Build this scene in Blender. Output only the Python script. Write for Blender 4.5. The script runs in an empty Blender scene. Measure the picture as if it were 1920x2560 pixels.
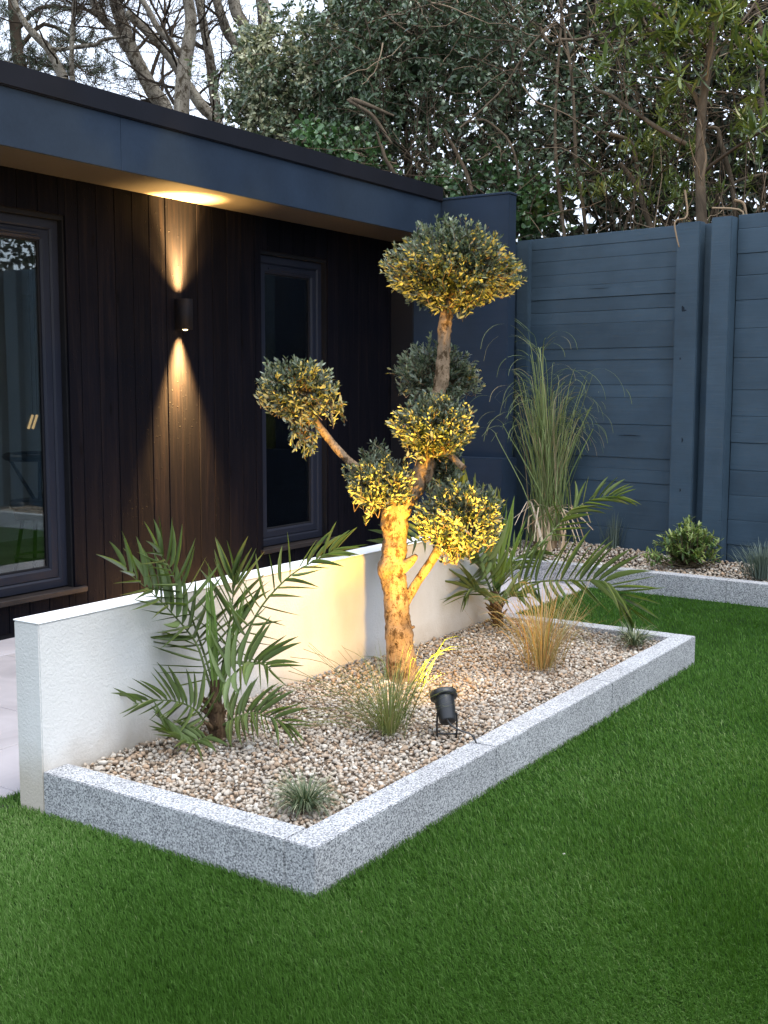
import bpy, bmesh, math, random
import numpy as np
from mathutils import Matrix, Vector

S = bpy.context.scene
COL = S.collection

# ---------------------------------------------------------------- camera
F_PX = 2839.318
YAW, PITCH, ROLL = 0.5846, -0.1100, 0.0020
CAM = np.array([2.0135, -2.6619, 1.5595])
FW = np.array([-math.sin(YAW)*math.cos(PITCH), math.cos(YAW)*math.cos(PITCH), math.sin(PITCH)])
R0 = np.array([math.cos(YAW), math.sin(YAW), 0.0])
U0 = np.cross(R0, FW)
RT = R0*math.cos(ROLL) + U0*math.sin(ROLL)
UP = -R0*math.sin(ROLL) + U0*math.cos(ROLL)
cd = bpy.data.cameras.new('camera')
cam = bpy.data.objects.new('camera', cd)
COL.objects.link(cam)
cam.matrix_world = Matrix(((RT[0], UP[0], -FW[0], CAM[0]), (RT[1], UP[1], -FW[1], CAM[1]),
                           (RT[2], UP[2], -FW[2], CAM[2]), (0, 0, 0, 1)))
cd.sensor_fit = 'VERTICAL'
cd.sensor_height = 36.0
cd.lens = F_PX/2560*36.0
cd.clip_start = 0.05
cd.clip_end = 2000
S.camera = cam

def at(u, v, d):
    """world point seen at photo pixel (u, v), d metres along the view axis"""
    return CAM + (FW + RT*(u-960)/F_PX - UP*(v-1280)/F_PX)*d

def at_np(u, v, d):
    u = np.asarray(u, float)[:, None]; v = np.asarray(v, float)[:, None]; d = np.asarray(d, float)[:, None]
    return CAM + (FW + RT*(u-960)/F_PX - UP*(v-1280)/F_PX)*d

def onz(u, v, z=.15):
    d = FW + RT*(u-960)/F_PX - UP*(v-1280)/F_PX
    return CAM+d*(z-CAM[2])/d[2]

# ---------------------------------------------------------------- light
SKY_STR, SUN_STR, EXPOSURE = 0.112, 1.45, 0.97
SUN_EL, SUN_AZ = math.radians(69), math.radians(84)      # azimuth from +Y towards +X
w = bpy.data.worlds.new('World'); S.world = w; w.use_nodes = True
nt = w.node_tree; nt.nodes.clear()
out = nt.nodes.new('ShaderNodeOutputWorld'); bg = nt.nodes.new('ShaderNodeBackground')
sky = nt.nodes.new('ShaderNodeTexSky'); sky.sky_type = 'NISHITA'; sky.sun_disc = False
sky.sun_elevation = SUN_EL; sky.sun_rotation = SUN_AZ
sky.air_density = 1.0; sky.dust_density = 1.5; sky.ozone_density = 1.5
cl = nt.nodes.new('ShaderNodeMixRGB'); cl.inputs[0].default_value = 0.72
cl.inputs[2].default_value = (9.2, 10.3, 12.2, 1)        # thin even cloud over the blue
# overcast luminance law: zenith three times as bright as the horizon
tc = nt.nodes.new('ShaderNodeTexCoord'); sx_ = nt.nodes.new('ShaderNodeSeparateXYZ'); nt.links.new(tc.outputs['Generated'], sx_.inputs[0])
mr = nt.nodes.new('ShaderNodeMapRange'); mr.inputs[1].default_value = 0; mr.inputs[2].default_value = 1; mr.inputs[3].default_value = .55; mr.inputs[4].default_value = 1.2
nt.links.new(sx_.outputs[2], mr.inputs[0])
vm = nt.nodes.new('ShaderNodeVectorMath'); vm.operation = 'SCALE'; vm.inputs[0].default_value = (11.6, 12.9, 15.2)
nt.links.new(mr.outputs[0], vm.inputs['Scale']); nt.links.new(vm.outputs[0], cl.inputs[2]); cl.inputs[0].default_value = .8
nt.links.new(sky.outputs[0], cl.inputs[1]); nt.links.new(cl.outputs[0], bg.inputs[0])
bg.inputs[1].default_value = SKY_STR
nt.links.new(bg.outputs[0], out.inputs[0])
sd = bpy.data.lights.new('sun', 'SUN'); sd.energy = SUN_STR; sd.angle = math.radians(28)
sd.color = (1.0, 0.95, 0.88)
sun = bpy.data.objects.new('sun', sd); COL.objects.link(sun)
sdir = Vector((math.sin(SUN_AZ)*math.cos(SUN_EL)*1.0, math.cos(SUN_AZ)*math.cos(SUN_EL)*-1.0, math.sin(SUN_EL)))
sky.sun_rotation = math.atan2(sdir.x, sdir.y)
sun.rotation_euler = sdir.to_track_quat('Z', 'Y').to_euler()
S.view_settings.view_transform = 'Standard'
S.view_settings.look = 'None'
S.view_settings.exposure = EXPOSURE
S.view_settings.gamma = 1
S.view_settings.use_curve_mapping = False
S.cycles.max_bounces = 8
S.cycles.transparent_max_bounces = 16
S.cycles.caustics_reflective = False
S.cycles.caustics_refractive = False
S.cycles.sample_clamp_indirect = 4
try:
    S.cycles.use_denoising = True
except Exception:
    pass

# ---------------------------------------------------------------- materials
def srgb(r, g, b):
    f = lambda c: (c/255/12.92) if c/255 <= .04045 else ((c/255+.055)/1.055)**2.4
    return (f(r), f(g), f(b), 1)

class M:
    def __init__(s, name, rough=.7, spec=.3):
        s.m = bpy.data.materials.new(name); s.m.use_nodes = True
        s.t = s.m.node_tree; s.n = s.t.nodes; s.l = s.t.links
        s.p = s.n['Principled BSDF']; s.o = s.n['Material Output']
        s.p.inputs['Roughness'].default_value = rough
        s.p.inputs['Specular IOR Level'].default_value = spec
        s._c = None
    def co(s, kind='Object', scale=(1, 1, 1), rot=(0, 0, 0)):
        if kind == 'World':
            g = s.n.new('ShaderNodeNewGeometry'); src = g.outputs['Position']
        else:
            g = s.n.new('ShaderNodeTexCoord'); src = g.outputs[kind]
        mp = s.n.new('ShaderNodeMapping'); mp.inputs['Scale'].default_value = scale
        mp.inputs['Rotation'].default_value = rot
        s.l.new(src, mp.inputs[0]); return mp.outputs[0]
    def noise(s, co, scale, detail=3, rough=.5, dist=0):
        n = s.n.new('ShaderNodeTexNoise'); n.inputs['Scale'].default_value = scale
        n.inputs['Detail'].default_value = detail; n.inputs['Roughness'].default_value = rough
        n.inputs['Distortion'].default_value = dist
        s.l.new(co, n.inputs['Vector']); return n.outputs[0]
    def voro(s, co, scale, feat='F1', out='Distance'):
        n = s.n.new('ShaderNodeTexVoronoi'); n.feature = feat; n.inputs['Scale'].default_value = scale
        s.l.new(co, n.inputs['Vector']); return n.outputs[out]
    def ramp(s, fac, stops, interp='LINEAR'):
        n = s.n.new('ShaderNodeValToRGB'); n.color_ramp.interpolation = interp
        e = n.color_ramp.elements
        e[0].position, e[0].color = stops[0]; e[1].position, e[1].color = stops[-1]
        for p_, c_ in stops[1:-1]:
            x = e.new(p_); x.color = c_
        s.l.new(fac, n.inputs[0]); return n.outputs[0]
    def mix(s, fac, a, b, mode='MIX'):
        n = s.n.new('ShaderNodeMixRGB'); n.blend_type = mode
        for i, x in ((0, fac), (1, a), (2, b)):
            if isinstance(x, (int, float, tuple)): n.inputs[i].default_value = x
            else: s.l.new(x, n.inputs[i])
        return n.outputs[0]
    def math(s, op, a, b=0.0):
        n = s.n.new('ShaderNodeMath'); n.operation = op
        for i, x in ((0, a), (1, b)):
            if isinstance(x, (int, float)): n.inputs[i].default_value = x
            else: s.l.new(x, n.inputs[i])
        return n.outputs[0]
    def attr(s, name='rnd'):
        n = s.n.new('ShaderNodeAttribute'); n.attribute_name = name; return n.outputs['Fac']
    def objrnd(s):
        return s.n.new('ShaderNodeObjectInfo').outputs['Random']
    def backface(s):
        return s.n.new('ShaderNodeNewGeometry').outputs['Backfacing']
    def color(s, c):
        if isinstance(c, tuple): s.p.inputs['Base Color'].default_value = c
        else: s.l.new(c, s.p.inputs['Base Color'])
        s._c = c; return s
    def bump(s, h, strength=.3, dist=.01, prev=None):
        n = s.n.new('ShaderNodeBump'); n.inputs['Strength'].default_value = strength
        n.inputs['Distance'].default_value = dist
        s.l.new(h, n.inputs['Height'])
        if prev is not None: s.l.new(prev, n.inputs['Normal'])
        s.l.new(n.outputs[0], s.p.inputs['Normal']); return n.outputs[0]
    def translucent(s, fac=.3, tint=(1, 1, .6, 1)):
        tr = s.n.new('ShaderNodeBsdfTranslucent'); mx = s.n.new('ShaderNodeMixShader')
        mx.inputs[0].default_value = fac
        c = s.mix(1.0, s._c, tint, 'MULTIPLY')
        s.l.new(c, tr.inputs[0])
        s.l.new(s.p.outputs[0], mx.inputs[1]); s.l.new(tr.outputs[0], mx.inputs[2])
        s.l.new(mx.outputs[0], s.o.inputs[0]); return s

def c4(r, g, b): return (r, g, b, 1)

def m_granite():
    m = M('granite', .75, .25); co = m.co('World')
    n1 = m.noise(co, 150, 3, .7); v = m.voro(co, 220, out='Color')
    sep = m.n.new('ShaderNodeSeparateColor'); m.l.new(v, sep.inputs[0])
    a = m.math('ADD', m.math('MULTIPLY', n1, .75), m.math('MULTIPLY', sep.outputs[0], .32))
    c = m.ramp(a, [(.34, c4(.09, .094, .105)), (.45, c4(.22, .225, .235)), (.55, c4(.38, .385, .395)), (.68, c4(.56, .565, .57))])
    big = m.noise(co, 3.5, 4); c = m.mix(.35, c, m.ramp(big, [(.35, c4(.62, .61, .6)), (.65, c4(1, 1, 1))]), 'MULTIPLY')
    tone = m.ramp(m.objrnd(), [(0, c4(.88, .88, .89)), (1, c4(1.0, 1.0, 1.0))])
    c = m.mix(1.0, c, tone, 'MULTIPLY')
    m.color(c); m.bump(a, .35, .004); return m.m

def m_render():
    m = M('white_render', .9, .15); co = m.co('World')
    a = m.noise(co, 95, 4, .6); b = m.noise(co, 2.2, 4)
    zz = m.n.new('ShaderNodeSeparateXYZ'); g = m.n.new('ShaderNodeNewGeometry'); m.l.new(g.outputs['Position'], zz.inputs[0])
    c = m.ramp(b, [(.3, c4(.56, .545, .52)), (.65, c4(.66, .65, .63))])
    st = m.noise(m.co('World', (1.5, 1.5, .5)), 3.2, 5, .6)
    c = m.mix(.35, c, m.ramp(st, [(.5, c4(1, 1, 1)), (.72, c4(.80, .78, .74))]), 'MULTIPLY')
    # splash dirt low down
    low = m.math('ADD', zz.outputs[2], m.math('MULTIPLY', m.noise(co, 9, 3), .12))
    c = m.mix(1.0, c, m.ramp(low, [(.17, c4(.74, .68, .6)), (.32, c4(1, 1, 1))]), 'MULTIPLY')
    m.color(c); m.bump(a, .55, .005); return m.m

def m_plain(name, col, rough=.6, spec=.3, var=.08, bscale=60, bstr=.1):
    m = M(name, rough, spec); co = m.co('World')
    n = m.noise(co, 4, 4)
    lo = tuple(x*(1-var*2) for x in col[:3])+(1,); hi = tuple(min(1, x*(1+var)) for x in col[:3])+(1,)
    m.color(m.ramp(n, [(.3, lo), (.7, hi)]))
    m.bump(m.noise(co, bscale, 4), bstr, .003); return m.m

def m_paint(name, col, grain=True, tone=.12):
    m = M(name, .6, .16); co = m.co('Object')
    n = m.noise(m.co('World', (1, 1, 1)), 2.3, 5, .6)
    lo = tuple(x*.82 for x in col[:3])+(1,); hi = tuple(x*1.12 for x in col[:3])+(1,)
    c = m.ramp(n, [(.32, lo), (.68, hi)])
    sc = m.noise(m.co('Object', (2, 30, 30)), 1.0, 6, .65)
    c = m.mix(.5, c, m.ramp(sc, [(.3, c4(.8, .82, .84)), (.7, c4(1.08, 1.06, 1.05))]), 'MULTIPLY')
    t = m.ramp(m.objrnd(), [(0, c4(1-tone, 1-tone, 1-tone)), (1, c4(1+tone*.4, 1+tone*.4, 1+tone*.4))])
    m.color(m.mix(1.0, c, t, 'MULTIPLY'))
    h = m.noise(m.co('Object', (3, 60, 60)), 1.0, 5, .6)
    kn = m.voro(m.co('World', (1.2, 1.2, 4)), 1.4)
    b1 = m.bump(h, .5 if grain else .12, .004)
    if grain:
        m.bump(m.ramp(kn, [(.02, c4(0, 0, 0)), (.06, c4(1, 1, 1))]), .5, .003, b1)
    return m.m

def m_clad():
    m = M('dark_stained_timber', .7, .06)
    g1 = m.noise(m.co('World', (26, 26, 1.1)), 1.0, 6, .62, 1.2)
    g2 = m.noise(m.co('World', (120, 120, 3.2)), 1.0, 4, .6, .4)
    c = m.ramp(g1, [(.28, c4(.0018, .0019, .0037)), (.5, c4(.0031, .0030, .0052)), (.74, c4(.0088, .0066, .0076))])
    t = m.ramp(m.objrnd(), [(0, c4(.72, .74, .78)), (1, c4(1.2, 1.2, 1.2))])
    c = m.mix(1.0, c, t, 'MULTIPLY')
    kn = m.voro(m.co('World', (5.5, 5.5, 1.6)), 1.0)
    c = m.mix(1.0, c, m.ramp(kn, [(.04, c4(.35, .3, .3)), (.10, c4(1, 1, 1))]), 'MULTIPLY')
    m.color(c)
    b = m.bump(g2, .45, .003)
    b = m.bump(g1, .35, .006, b)
    sp = m.voro(m.co('World', (1, 1, 1)), 26)          # resin beads on the boards
    spn = m.noise(m.co('World'), 1.7, 2)
    bead = m.math('MULTIPLY', m.ramp(sp, [(.05, c4(1, 1, 1)), (.16, c4(0, 0, 0))]), m.ramp(spn, [(.48, c4(0, 0, 0)), (.6, c4(1, 1, 1))]))
    m.bump(bead, .7, .006, b)
    return m.m

def m_attr(name, stops, rough=.6, spec=.3, tr=0, tint=(1, 1, .6, 1), back=None, objrand=False, noise_sc=None):
    m = M(name, rough, spec)
    c = m.ramp(m.objrnd() if objrand else m.attr(), stops)
    if noise_sc:
        c = m.mix(.6, c, m.ramp(m.noise(m.co('World'), noise_sc, 4), [(.3, c4(.6, .6, .6)), (.7, c4(1.25, 1.22, 1.18))]), 'MULTIPLY')
    if back: c = m.mix(m.backface(), c, back)
    m.color(c)
    if tr: m.translucent(tr, tint)
    return m.m

def m_bark(name, a, b, c_, sc=18, zs=.35, blotch=True):
    m = M(name, .9, .1)
    co = m.co('World', (1, 1, zs)); n = m.noise(co, sc, 6, .65, .6)
    col = m.ramp(n, [(.3, a), (.5, b), (.7, c_)])
    if blotch:
        bl = m.noise(m.co('World', (1, 1, .8)), sc*1.7, 5, .7, .3)
        col = m.mix(1.0, col, m.ramp(bl, [(.40, c4(.30, .27, .22)), (.48, c4(1, 1, 1))]), 'MULTIPLY')
    if blotch:
        sp_ = m.noise(m.co('World', (1, 1, .9)), sc*7, 4, .7)
        col = m.mix(1.0, col, m.ramp(sp_, [(.36, c4(.38, .34, .26)), (.46, c4(1, 1, 1))]), 'MULTIPLY')
    m.color(col); b1 = m.bump(n, .9, .02)
    m.bump(m.noise(m.co('World', (1, 1, zs)), sc*6, 4, .6), .5, .005, b1); return m.m

def m_glass():
    m = M('window_glass', .02, .5)
    tr = m.n.new('ShaderNodeBsdfTransparent'); gl = m.n.new('ShaderNodeBsdfGlossy')
    gl.inputs['Roughness'].default_value = 0.012
    tr.inputs[0].default_value = (.82, .88, .88, 1)
    fr = m.n.new('ShaderNodeFresnel'); fr.inputs[0].default_value = 1.5
    fac = m.math('MULTIPLY', fr.outputs[0], 1.9)
    fac = m.math('MINIMUM', fac, 1.0)
    mx = m.n.new('ShaderNodeMixShader')
    m.l.new(fac, mx.inputs[0]); m.l.new(tr.outputs[0], mx.inputs[1]); m.l.new(gl.outputs[0], mx.inputs[2])
    bn = m.n.new('ShaderNodeBump'); bn.inputs['Strength'].default_value = .02; bn.inputs['Distance'].default_value = .01
    m.l.new(m.noise(m.co('World'), 1.6, 2), bn.inputs['Height']); m.l.new(bn.outputs[0], gl.inputs['Normal'])
    m.l.new(mx.outputs[0], m.o.inputs[0]); return m.m

def m_emit(name, col, st):
    m = M(name); e = m.n.new('ShaderNodeEmission'); e.inputs[0].default_value = col; e.inputs[1].default_value = st
    m.l.new(e.outputs[0], m.o.inputs[0]); return m.m

MT = {}
MT['granite'] = m_granite()
MT['render'] = m_render()
MT['cap'] = m_plain('white_painted_coping', c4(.80, .80, .80), .6, .3, .03, 90, .15)
MT['navy'] = m_paint('navy_fence_paint', c4(.045, .074, .104))
MT['navy_smooth'] = m_paint('navy_fascia_paint', c4(.016, .028, .049), False, .02)
MT['trim'] = m_plain('black_roof_trim', c4(.0075, .0085, .0135), .6, .12, .1, 30, .1)
MT['soffit'] = m_plain('dark_soffit_board', c4(.042, .037, .032), .6, .3, .06, 40, .1)
MT['clad'] = m_clad()
MT['frame'] = m_plain('anthracite_window_frame', c4(.012, .014, .023), .5, .2, .04, 200, .04)
MT['gap'] = m_plain('black_rubber_seal', c4(.006, .006, .008), .8, .2, .1, 50, .1)
MT['sill'] = m_plain('dark_timber_sill', c4(.020, .015, .014), .55, .3, .2, 60, .3)
MT['blackplastic'] = m_plain('black_plastic', c4(.014, .015, .017), .38, .5, .25, 300, .1)
MT['glass'] = m_glass()
MT['room'] = m_plain('grey_room_paint', c4(.62, .62, .63), .8, .2, .04, 50, .05)
MT['roomfloor'] = m_plain('grey_room_floor', c4(.30, .29, .28), .45, .3, .15, 20, .1)
MT['steel'] = m_plain('dark_metal', c4(.02, .022, .028), .4, .5, .1, 100, .05)
MT['tan'] = m_plain('tan_cushion', c4(.22, .17, .12), .8, .2, .2, 90, .3)
MT['lens'] = m_emit('lit_lamp_lens', c4(1, .72, .36), 14)
MT['lampblack'] = m_plain('matt_black_lamp', c4(.006, .006, .009), .7, .15, .05, 100, .05)
MT['brass'] = m_emit('lit_pendant_tube', c4(1, .62, .28), .55)
mm = M('porcelain_paving', .45, .35); co = mm.co('World')
mm.color(mm.mix(1.0, mm.ramp(mm.noise(co, 2.6, 6, .6, .8), [(.3, c4(.34, .32, .33)), (.7, c4(.47, .45, .46))]), mm.ramp(mm.objrnd(), [(0, c4(.86, .83, .82)), (1, c4(1.03, 1.02, 1.06))]), 'MULTIPLY'))
mm.bump(mm.noise(co, 30, 5), .12, .002); MT['paver'] = mm.m
MT['grout'] = m_plain('dark_grout', c4(.08, .075, .07), .9, .1, .1, 80, .3)
MT['soil'] = m_plain('dark_soil', c4(.045, .033, .024), .95, .1, .3, 40, .6)
MT['fines'] = m_plain('gravel_fines', c4(.17, .13, .095), .95, .1, .4, 60, .6)
MT['turfbase'] = m_plain('turf_backing', c4(.016, .042, .008), .95, .05, .2, 60, .3)
MT['woodland'] = m_plain('woodland_earth', c4(.035, .03, .02), .95, .1, .3, 5, .5)

# ---------------------------------------------------------------- geometry helpers
class G:
    """collects vertices, quads and triangles; one value per face goes to the attribute 'rnd'"""
    def __init__(s): s.V = []; s.F4 = []; s.F3 = []; s.R4 = []; s.R3 = []; s.n = 0
    def add(s, V, Q=None, T=None, rq=None, rt=None):
        V = np.asarray(V, float).reshape(-1, 3); s.V.append(V)
        if Q is not None and len(Q):
            Q = np.asarray(Q, int); s.F4.append(Q+s.n); s.R4.append(np.full(len(Q), .5) if rq is None else np.broadcast_to(rq, len(Q)))
        if T is not None and len(T):
            T = np.asarray(T, int); s.F3.append(T+s.n); s.R3.append(np.full(len(T), .5) if rt is None else np.broadcast_to(rt, len(T)))
        s.n += len(V)
    def mesh(s, name, mat, org=(0, 0, 0), smooth=False):
        me = bpy.data.meshes.new(name)
        V = np.concatenate(s.V)-np.array(org)
        q = np.concatenate(s.F4) if s.F4 else np.zeros((0, 4), int)
        t = np.concatenate(s.F3) if s.F3 else np.zeros((0, 3), int)
        rnd = np.concatenate(s.R4+s.R3).astype(np.float32)
        me.vertices.add(len(V)); me.vertices.foreach_set('co', V.astype(np.float32).ravel())
        nl = len(q)*4+len(t)*3
        me.loops.add(nl); me.loops.foreach_set('vertex_index', np.concatenate([q.ravel(), t.ravel()]).astype(np.int32))
        me.polygons.add(len(q)+len(t))
        st = np.concatenate([np.arange(len(q))*4, len(q)*4+np.arange(len(t))*3]).astype(np.int32)
        me.polygons.foreach_set('loop_start', st)
        me.update(calc_edges=True)
        if smooth: me.polygons.foreach_set('use_smooth', np.ones(len(me.polygons), bool))
        a = me.attributes.new('rnd', 'FLOAT', 'FACE'); a.data.foreach_set('value', rnd)
        me.materials.append(mat); me.validate(); return me
    def build(s, name, mat, parent=None, org=(0, 0, 0), smooth=False, **k):
        return link(name, s.mesh(name, mat, org, smooth), parent, org, **k)

LOCAL = set()       # things whose parts are written in their own frame
def link(name, me, parent=None, org=(0, 0, 0), **k):
    o = bpy.data.objects.new(name, me); COL.objects.link(o)
    o.location = org
    if parent is not None:
        o.parent = parent
        if parent.type == 'EMPTY' and parent.name not in LOCAL:
            o.matrix_parent_inverse = Matrix.Translation(-parent.location)
    for a, b in k.items(): o[a] = b
    return o

def thing(name, label, cat, loc=(0, 0, 0), rotz=0, group=None, local=False):
    o = bpy.data.objects.new(name, None); COL.objects.link(o)
    o.location = loc; o.rotation_euler = (0, 0, rotz); o.empty_display_size = .1
    o['label'] = label; o['category'] = cat
    if group: o['group'] = group
    if local or rotz: LOCAL.add(o.name)
    return o

def box(name, x0, x1, y0, y1, z0, z1, mat, parent=None, bev=.003, seg=1, **k):
    c = Vector(((x0+x1)/2, (y0+y1)/2, (z0+z1)/2))
    bm = bmesh.new(); bmesh.ops.create_cube(bm, size=1)
    bmesh.ops.scale(bm, vec=(abs(x1-x0), abs(y1-y0), abs(z1-z0)), verts=bm.verts)
    if bev: bmesh.ops.bevel(bm, geom=list(bm.edges), offset=min(bev, abs(x1-x0)*.3, abs(y1-y0)*.3, abs(z1-z0)*.3), segments=seg, affect='EDGES')
    me = bpy.data.meshes.new(name); bm.to_mesh(me); bm.free(); me.materials.append(mat)
    return link(name, me, parent, c, **k)

def tubes(g, C, R, k=4, rnd=None):
    """C (N,S,3) curves, R (N,S) radii"""
    C = np.asarray(C, float); R = np.asarray(R, float); N, Sg, _ = C.shape
    T = np.gradient(C, axis=1); T /= np.linalg.norm(T, axis=2, keepdims=True)+1e-9
    ref = np.where(np.abs(T[:, :1, 2:3]) > .8, np.array([[[1., 0, 0]]]), np.array([[[0, 0, 1.]]]))
    A = np.cross(T, ref); A /= np.linalg.norm(A, axis=2, keepdims=True)+1e-9
    B = np.cross(T, A)
    ang = np.arange(k)*2*np.pi/k
    P = C[:, :, None, :] + R[:, :, None, None]*(A[:, :, None, :]*np.cos(ang)[None, None, :, None] + B[:, :, None, :]*np.sin(ang)[None, None, :, None])
    idx = np.arange(N*Sg*k).reshape(N, Sg, k)
    a = idx[:, :-1, :]; b = np.roll(a, -1, axis=2); d = idx[:, 1:, :]; c = np.roll(d, -1, axis=2)
    Q = np.stack([a, b, c, d], -1).reshape(-1, 4)
    r = None if rnd is None else np.repeat(rnd, (Sg-1)*k)
    T3 = []
    if k >= 5:
        e = idx[:, -1, :]
        for j in range(1, k-1): T3.append(np.stack([e[:, 0], e[:, j], e[:, j+1]], -1))
        T3 = np.concatenate(T3)
        g.add(P.reshape(-1, 3), Q, T3, r, None if rnd is None else np.tile(rnd, k-2))
    else:
        g.add(P.reshape(-1, 3), Q, None, r)

def ribbons(g, C, W, side, rnd=None, fold=0.0):
    C = np.asarray(C, float); W = np.asarray(W, float); N, Sg, _ = C.shape
    side = np.asarray(side, float)
    if side.ndim == 2: side = side[:, None, :]
    side = side/(np.linalg.norm(side, axis=2, keepdims=True)+1e-9)
    P = np.stack([C-side*W[:, :, None]/2, C+side*W[:, :, None]/2], 2)
    idx = np.arange(N*Sg*2).reshape(N, Sg, 2)
    Q = np.stack([idx[:, :-1, 0], idx[:, :-1, 1], idx[:, 1:, 1], idx[:, 1:, 0]], -1).reshape(-1, 4)
    g.add(P.reshape(-1, 3), Q, None, None if rnd is None else np.repeat(rnd, Sg-1))

def norm(a): return a/(np.linalg.norm(a, axis=-1, keepdims=True)+1e-9)

def leaves(g, P, D, Nn, L, W, rnd, curl=.12, shape='oval'):
    N = len(P); D = norm(D); Sd = norm(np.cross(D, Nn)); Nn = np.cross(Sd, D)
    L = np.broadcast_to(L, N)[:, None]; W = np.broadcast_to(W, N)[:, None]
    if shape == 'oval':
        v = [P, P+D*L*.3-Sd*W*.48+Nn*L*curl, P+D*L*.3+Sd*W*.48+Nn*L*curl, P+D*L*.72-Sd*W*.40+Nn*L*curl, P+D*L*.72+Sd*W*.40+Nn*L*curl, P+D*L]
        V = np.stack(v, 1).reshape(-1, 3); b = np.arange(N)[:, None]*6
        g.add(V, b+np.array([[1, 2, 4, 3]]), np.concatenate([b+np.array([[0, 2, 1]]), b+np.array([[3, 4, 5]])]), rnd, np.concatenate([rnd, rnd]))
    else:
        v = [P, P+D*L*.45-Sd*W*.5+Nn*L*curl, P+D*L, P+D*L*.45+Sd*W*.5+Nn*L*curl]
        V = np.stack(v, 1).reshape(-1, 3); b = np.arange(N)[:, None]*4
        g.add(V, b+np.array([[0, 3, 2, 1]]), None, rnd)

def rvec(rs, n): return norm(rs.normal(size=(n, 3)))

def grow(rs, P0, D0, L, Sg=6, wig=.15, grav=0.0):
    N = len(P0); L = np.broadcast_to(L, N); C = np.zeros((N, Sg, 3)); C[:, 0] = P0; d = norm(D0.copy())
    for i in range(1, Sg):
        d = norm(d+rs.normal(size=(N, 3))*wig+np.array([0, 0, grav])); C[:, i] = C[:, i-1]+d*(L/(Sg-1))[:, None]
    return C

def spawn(rs, C, R, n, L, ang, up=.15, Sg=6, wig=.15, rfac=.5, t0=.15, grav=0.0, rmin=.002):
    N, Sp, _ = C.shape; i = rs.randint(0, N, n); t = rs.uniform(t0, .98, n)*(Sp-1); a = t.astype(int); f = (t-a)[:, None]
    P = C[i, a]*(1-f)+C[i, np.minimum(a+1, Sp-1)]*f
    T = norm(C[i, np.minimum(a+1, Sp-1)]-C[i, a]); side = rvec(rs, n); side = norm(side-T*np.sum(side*T, 1, keepdims=True))
    D = T*math.cos(ang)+side*math.sin(ang)+np.array([0, 0, up])
    LL = L*rs.uniform(.5, 1.3, n); c = grow(rs, P, D, LL, Sg, wig, grav)
    r0 = np.maximum(R[i, a]*rfac*rs.uniform(.6, 1, n), rmin)
    return c, r0[:, None]*np.linspace(1, .25, Sg)[None, :]

def smooth_path(pts, n):
    P = np.array(pts, float); m = len(P); t = np.linspace(0, m-1, n); o = []
    for x in t:
        i = min(int(x), m-2); f = x-i
        p0, p1, p2, p3 = P[max(i-1, 0)], P[i], P[i+1], P[min(i+2, m-1)]
        o.append(.5*((2*p1)+(-p0+p2)*f+(2*p0-5*p1+4*p2-p3)*f*f+(-p0+3*p1-3*p2+p3)*f**3))
    return np.array(o)

def pxpath(pts, d, n):
    """pts rows (u, v, radius_px, extra_depth) at depth d -> smoothed curve and radii"""
    P = smooth_path([list(p)+[0]*(4-len(p)) for p in pts], n)
    dd = d+P[:, 3]; return at_np(P[:, 0], P[:, 1], dd), np.maximum(P[:, 2], .3)*dd/F_PX

def struct(o, kind='structure'):
    o['kind'] = kind; return o

# ================================================================= GROUND
W_, T_, H_, L_ = 1.2375, .1357, .7113, 3.5803      # bed width, wall thickness, wall height, bed length
KH, KB = .16, .117                                # kerb height and width
XH = -3.723                                       # cladding plane
FA = Vector((-2.63, 6.68, 0)); FANG = math.atan2(-.135, 1)   # back fence line
g = G(); g.add([(-60, -60, -.03), (60, -60, -.03), (60, 90, -.03), (-60, 90, -.03)], [(0, 1, 2, 3)])
struct(g.build('ground', MT['woodland']))
g = G(); g.add([(-1.49, -12, -.004), (14, -12, -.004), (14, 5.7, -.004), (-1.49, 5.7, -.004)], [(0, 1, 2, 3)])
g.add([(-12, -12, -.004), (-1.49, -12, -.004), (-1.49, -.004, -.004), (-12, -.004, -.004)], [(0, 1, 2, 3)])
lawn = struct(g.build('lawn', MT['turfbase']))

rs = np.random.RandomState(7)
def lawn_ok(x, y):
    bed = (x > -1.375) & (x < .002) & (y > -.002) & (y < L_+.002)
    pat = (x < -1.49+.01*np.sin(y*30)) & (y > -.01)
    back = y > 5.66-.045*(x+2.6)-.07
    return ~(bed | pat | back)
def vnoise(x, y, s, seed):
    r = np.random.RandomState(seed); o = np.zeros_like(x)
    for k in range(7):
        a = r.uniform(0, 2*np.pi); f = s*r.uniform(.5, 1.8); o += np.sin((x*np.cos(a)+y*np.sin(a))*f+r.uniform(0, 7))
    return o/3.2
def turf(n):
    # denser close to the lens: uniform over the picture, plus a thinner even cover all round
    u = np.concatenate([rs.uniform(-250, 2170, int(n*.84)), rs.uniform(2170, 3300, n-int(n*.84))]); v = rs.uniform(1380, 2800, n)
    d = (FW[None, :]+RT[None, :]*((u-960)/F_PX)[:, None]-UP[None, :]*((v-1280)/F_PX)[:, None])
    t = -CAM[2]/d[:, 2]; P = CAM+d*t[:, None]
    k = rs.uniform(-5, 7, (110000, 2)); k[:, 1] = rs.uniform(-5, 5.6, 110000); P2 = np.c_[k, np.zeros(len(k))]
    P = np.concatenate([P, P2]); P = P[(P[:, 0] < 7) & lawn_ok(P[:, 0], P[:, 1])]; P[:, 2] = 0
    return P
P = turf(600000); n = len(P); dist = np.linalg.norm(P-CAM, axis=1)
base = math.radians(215)+vnoise(P[:, 0], P[:, 1], 2.2, 3)*.75+rs.normal(0, .75, n)
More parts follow.
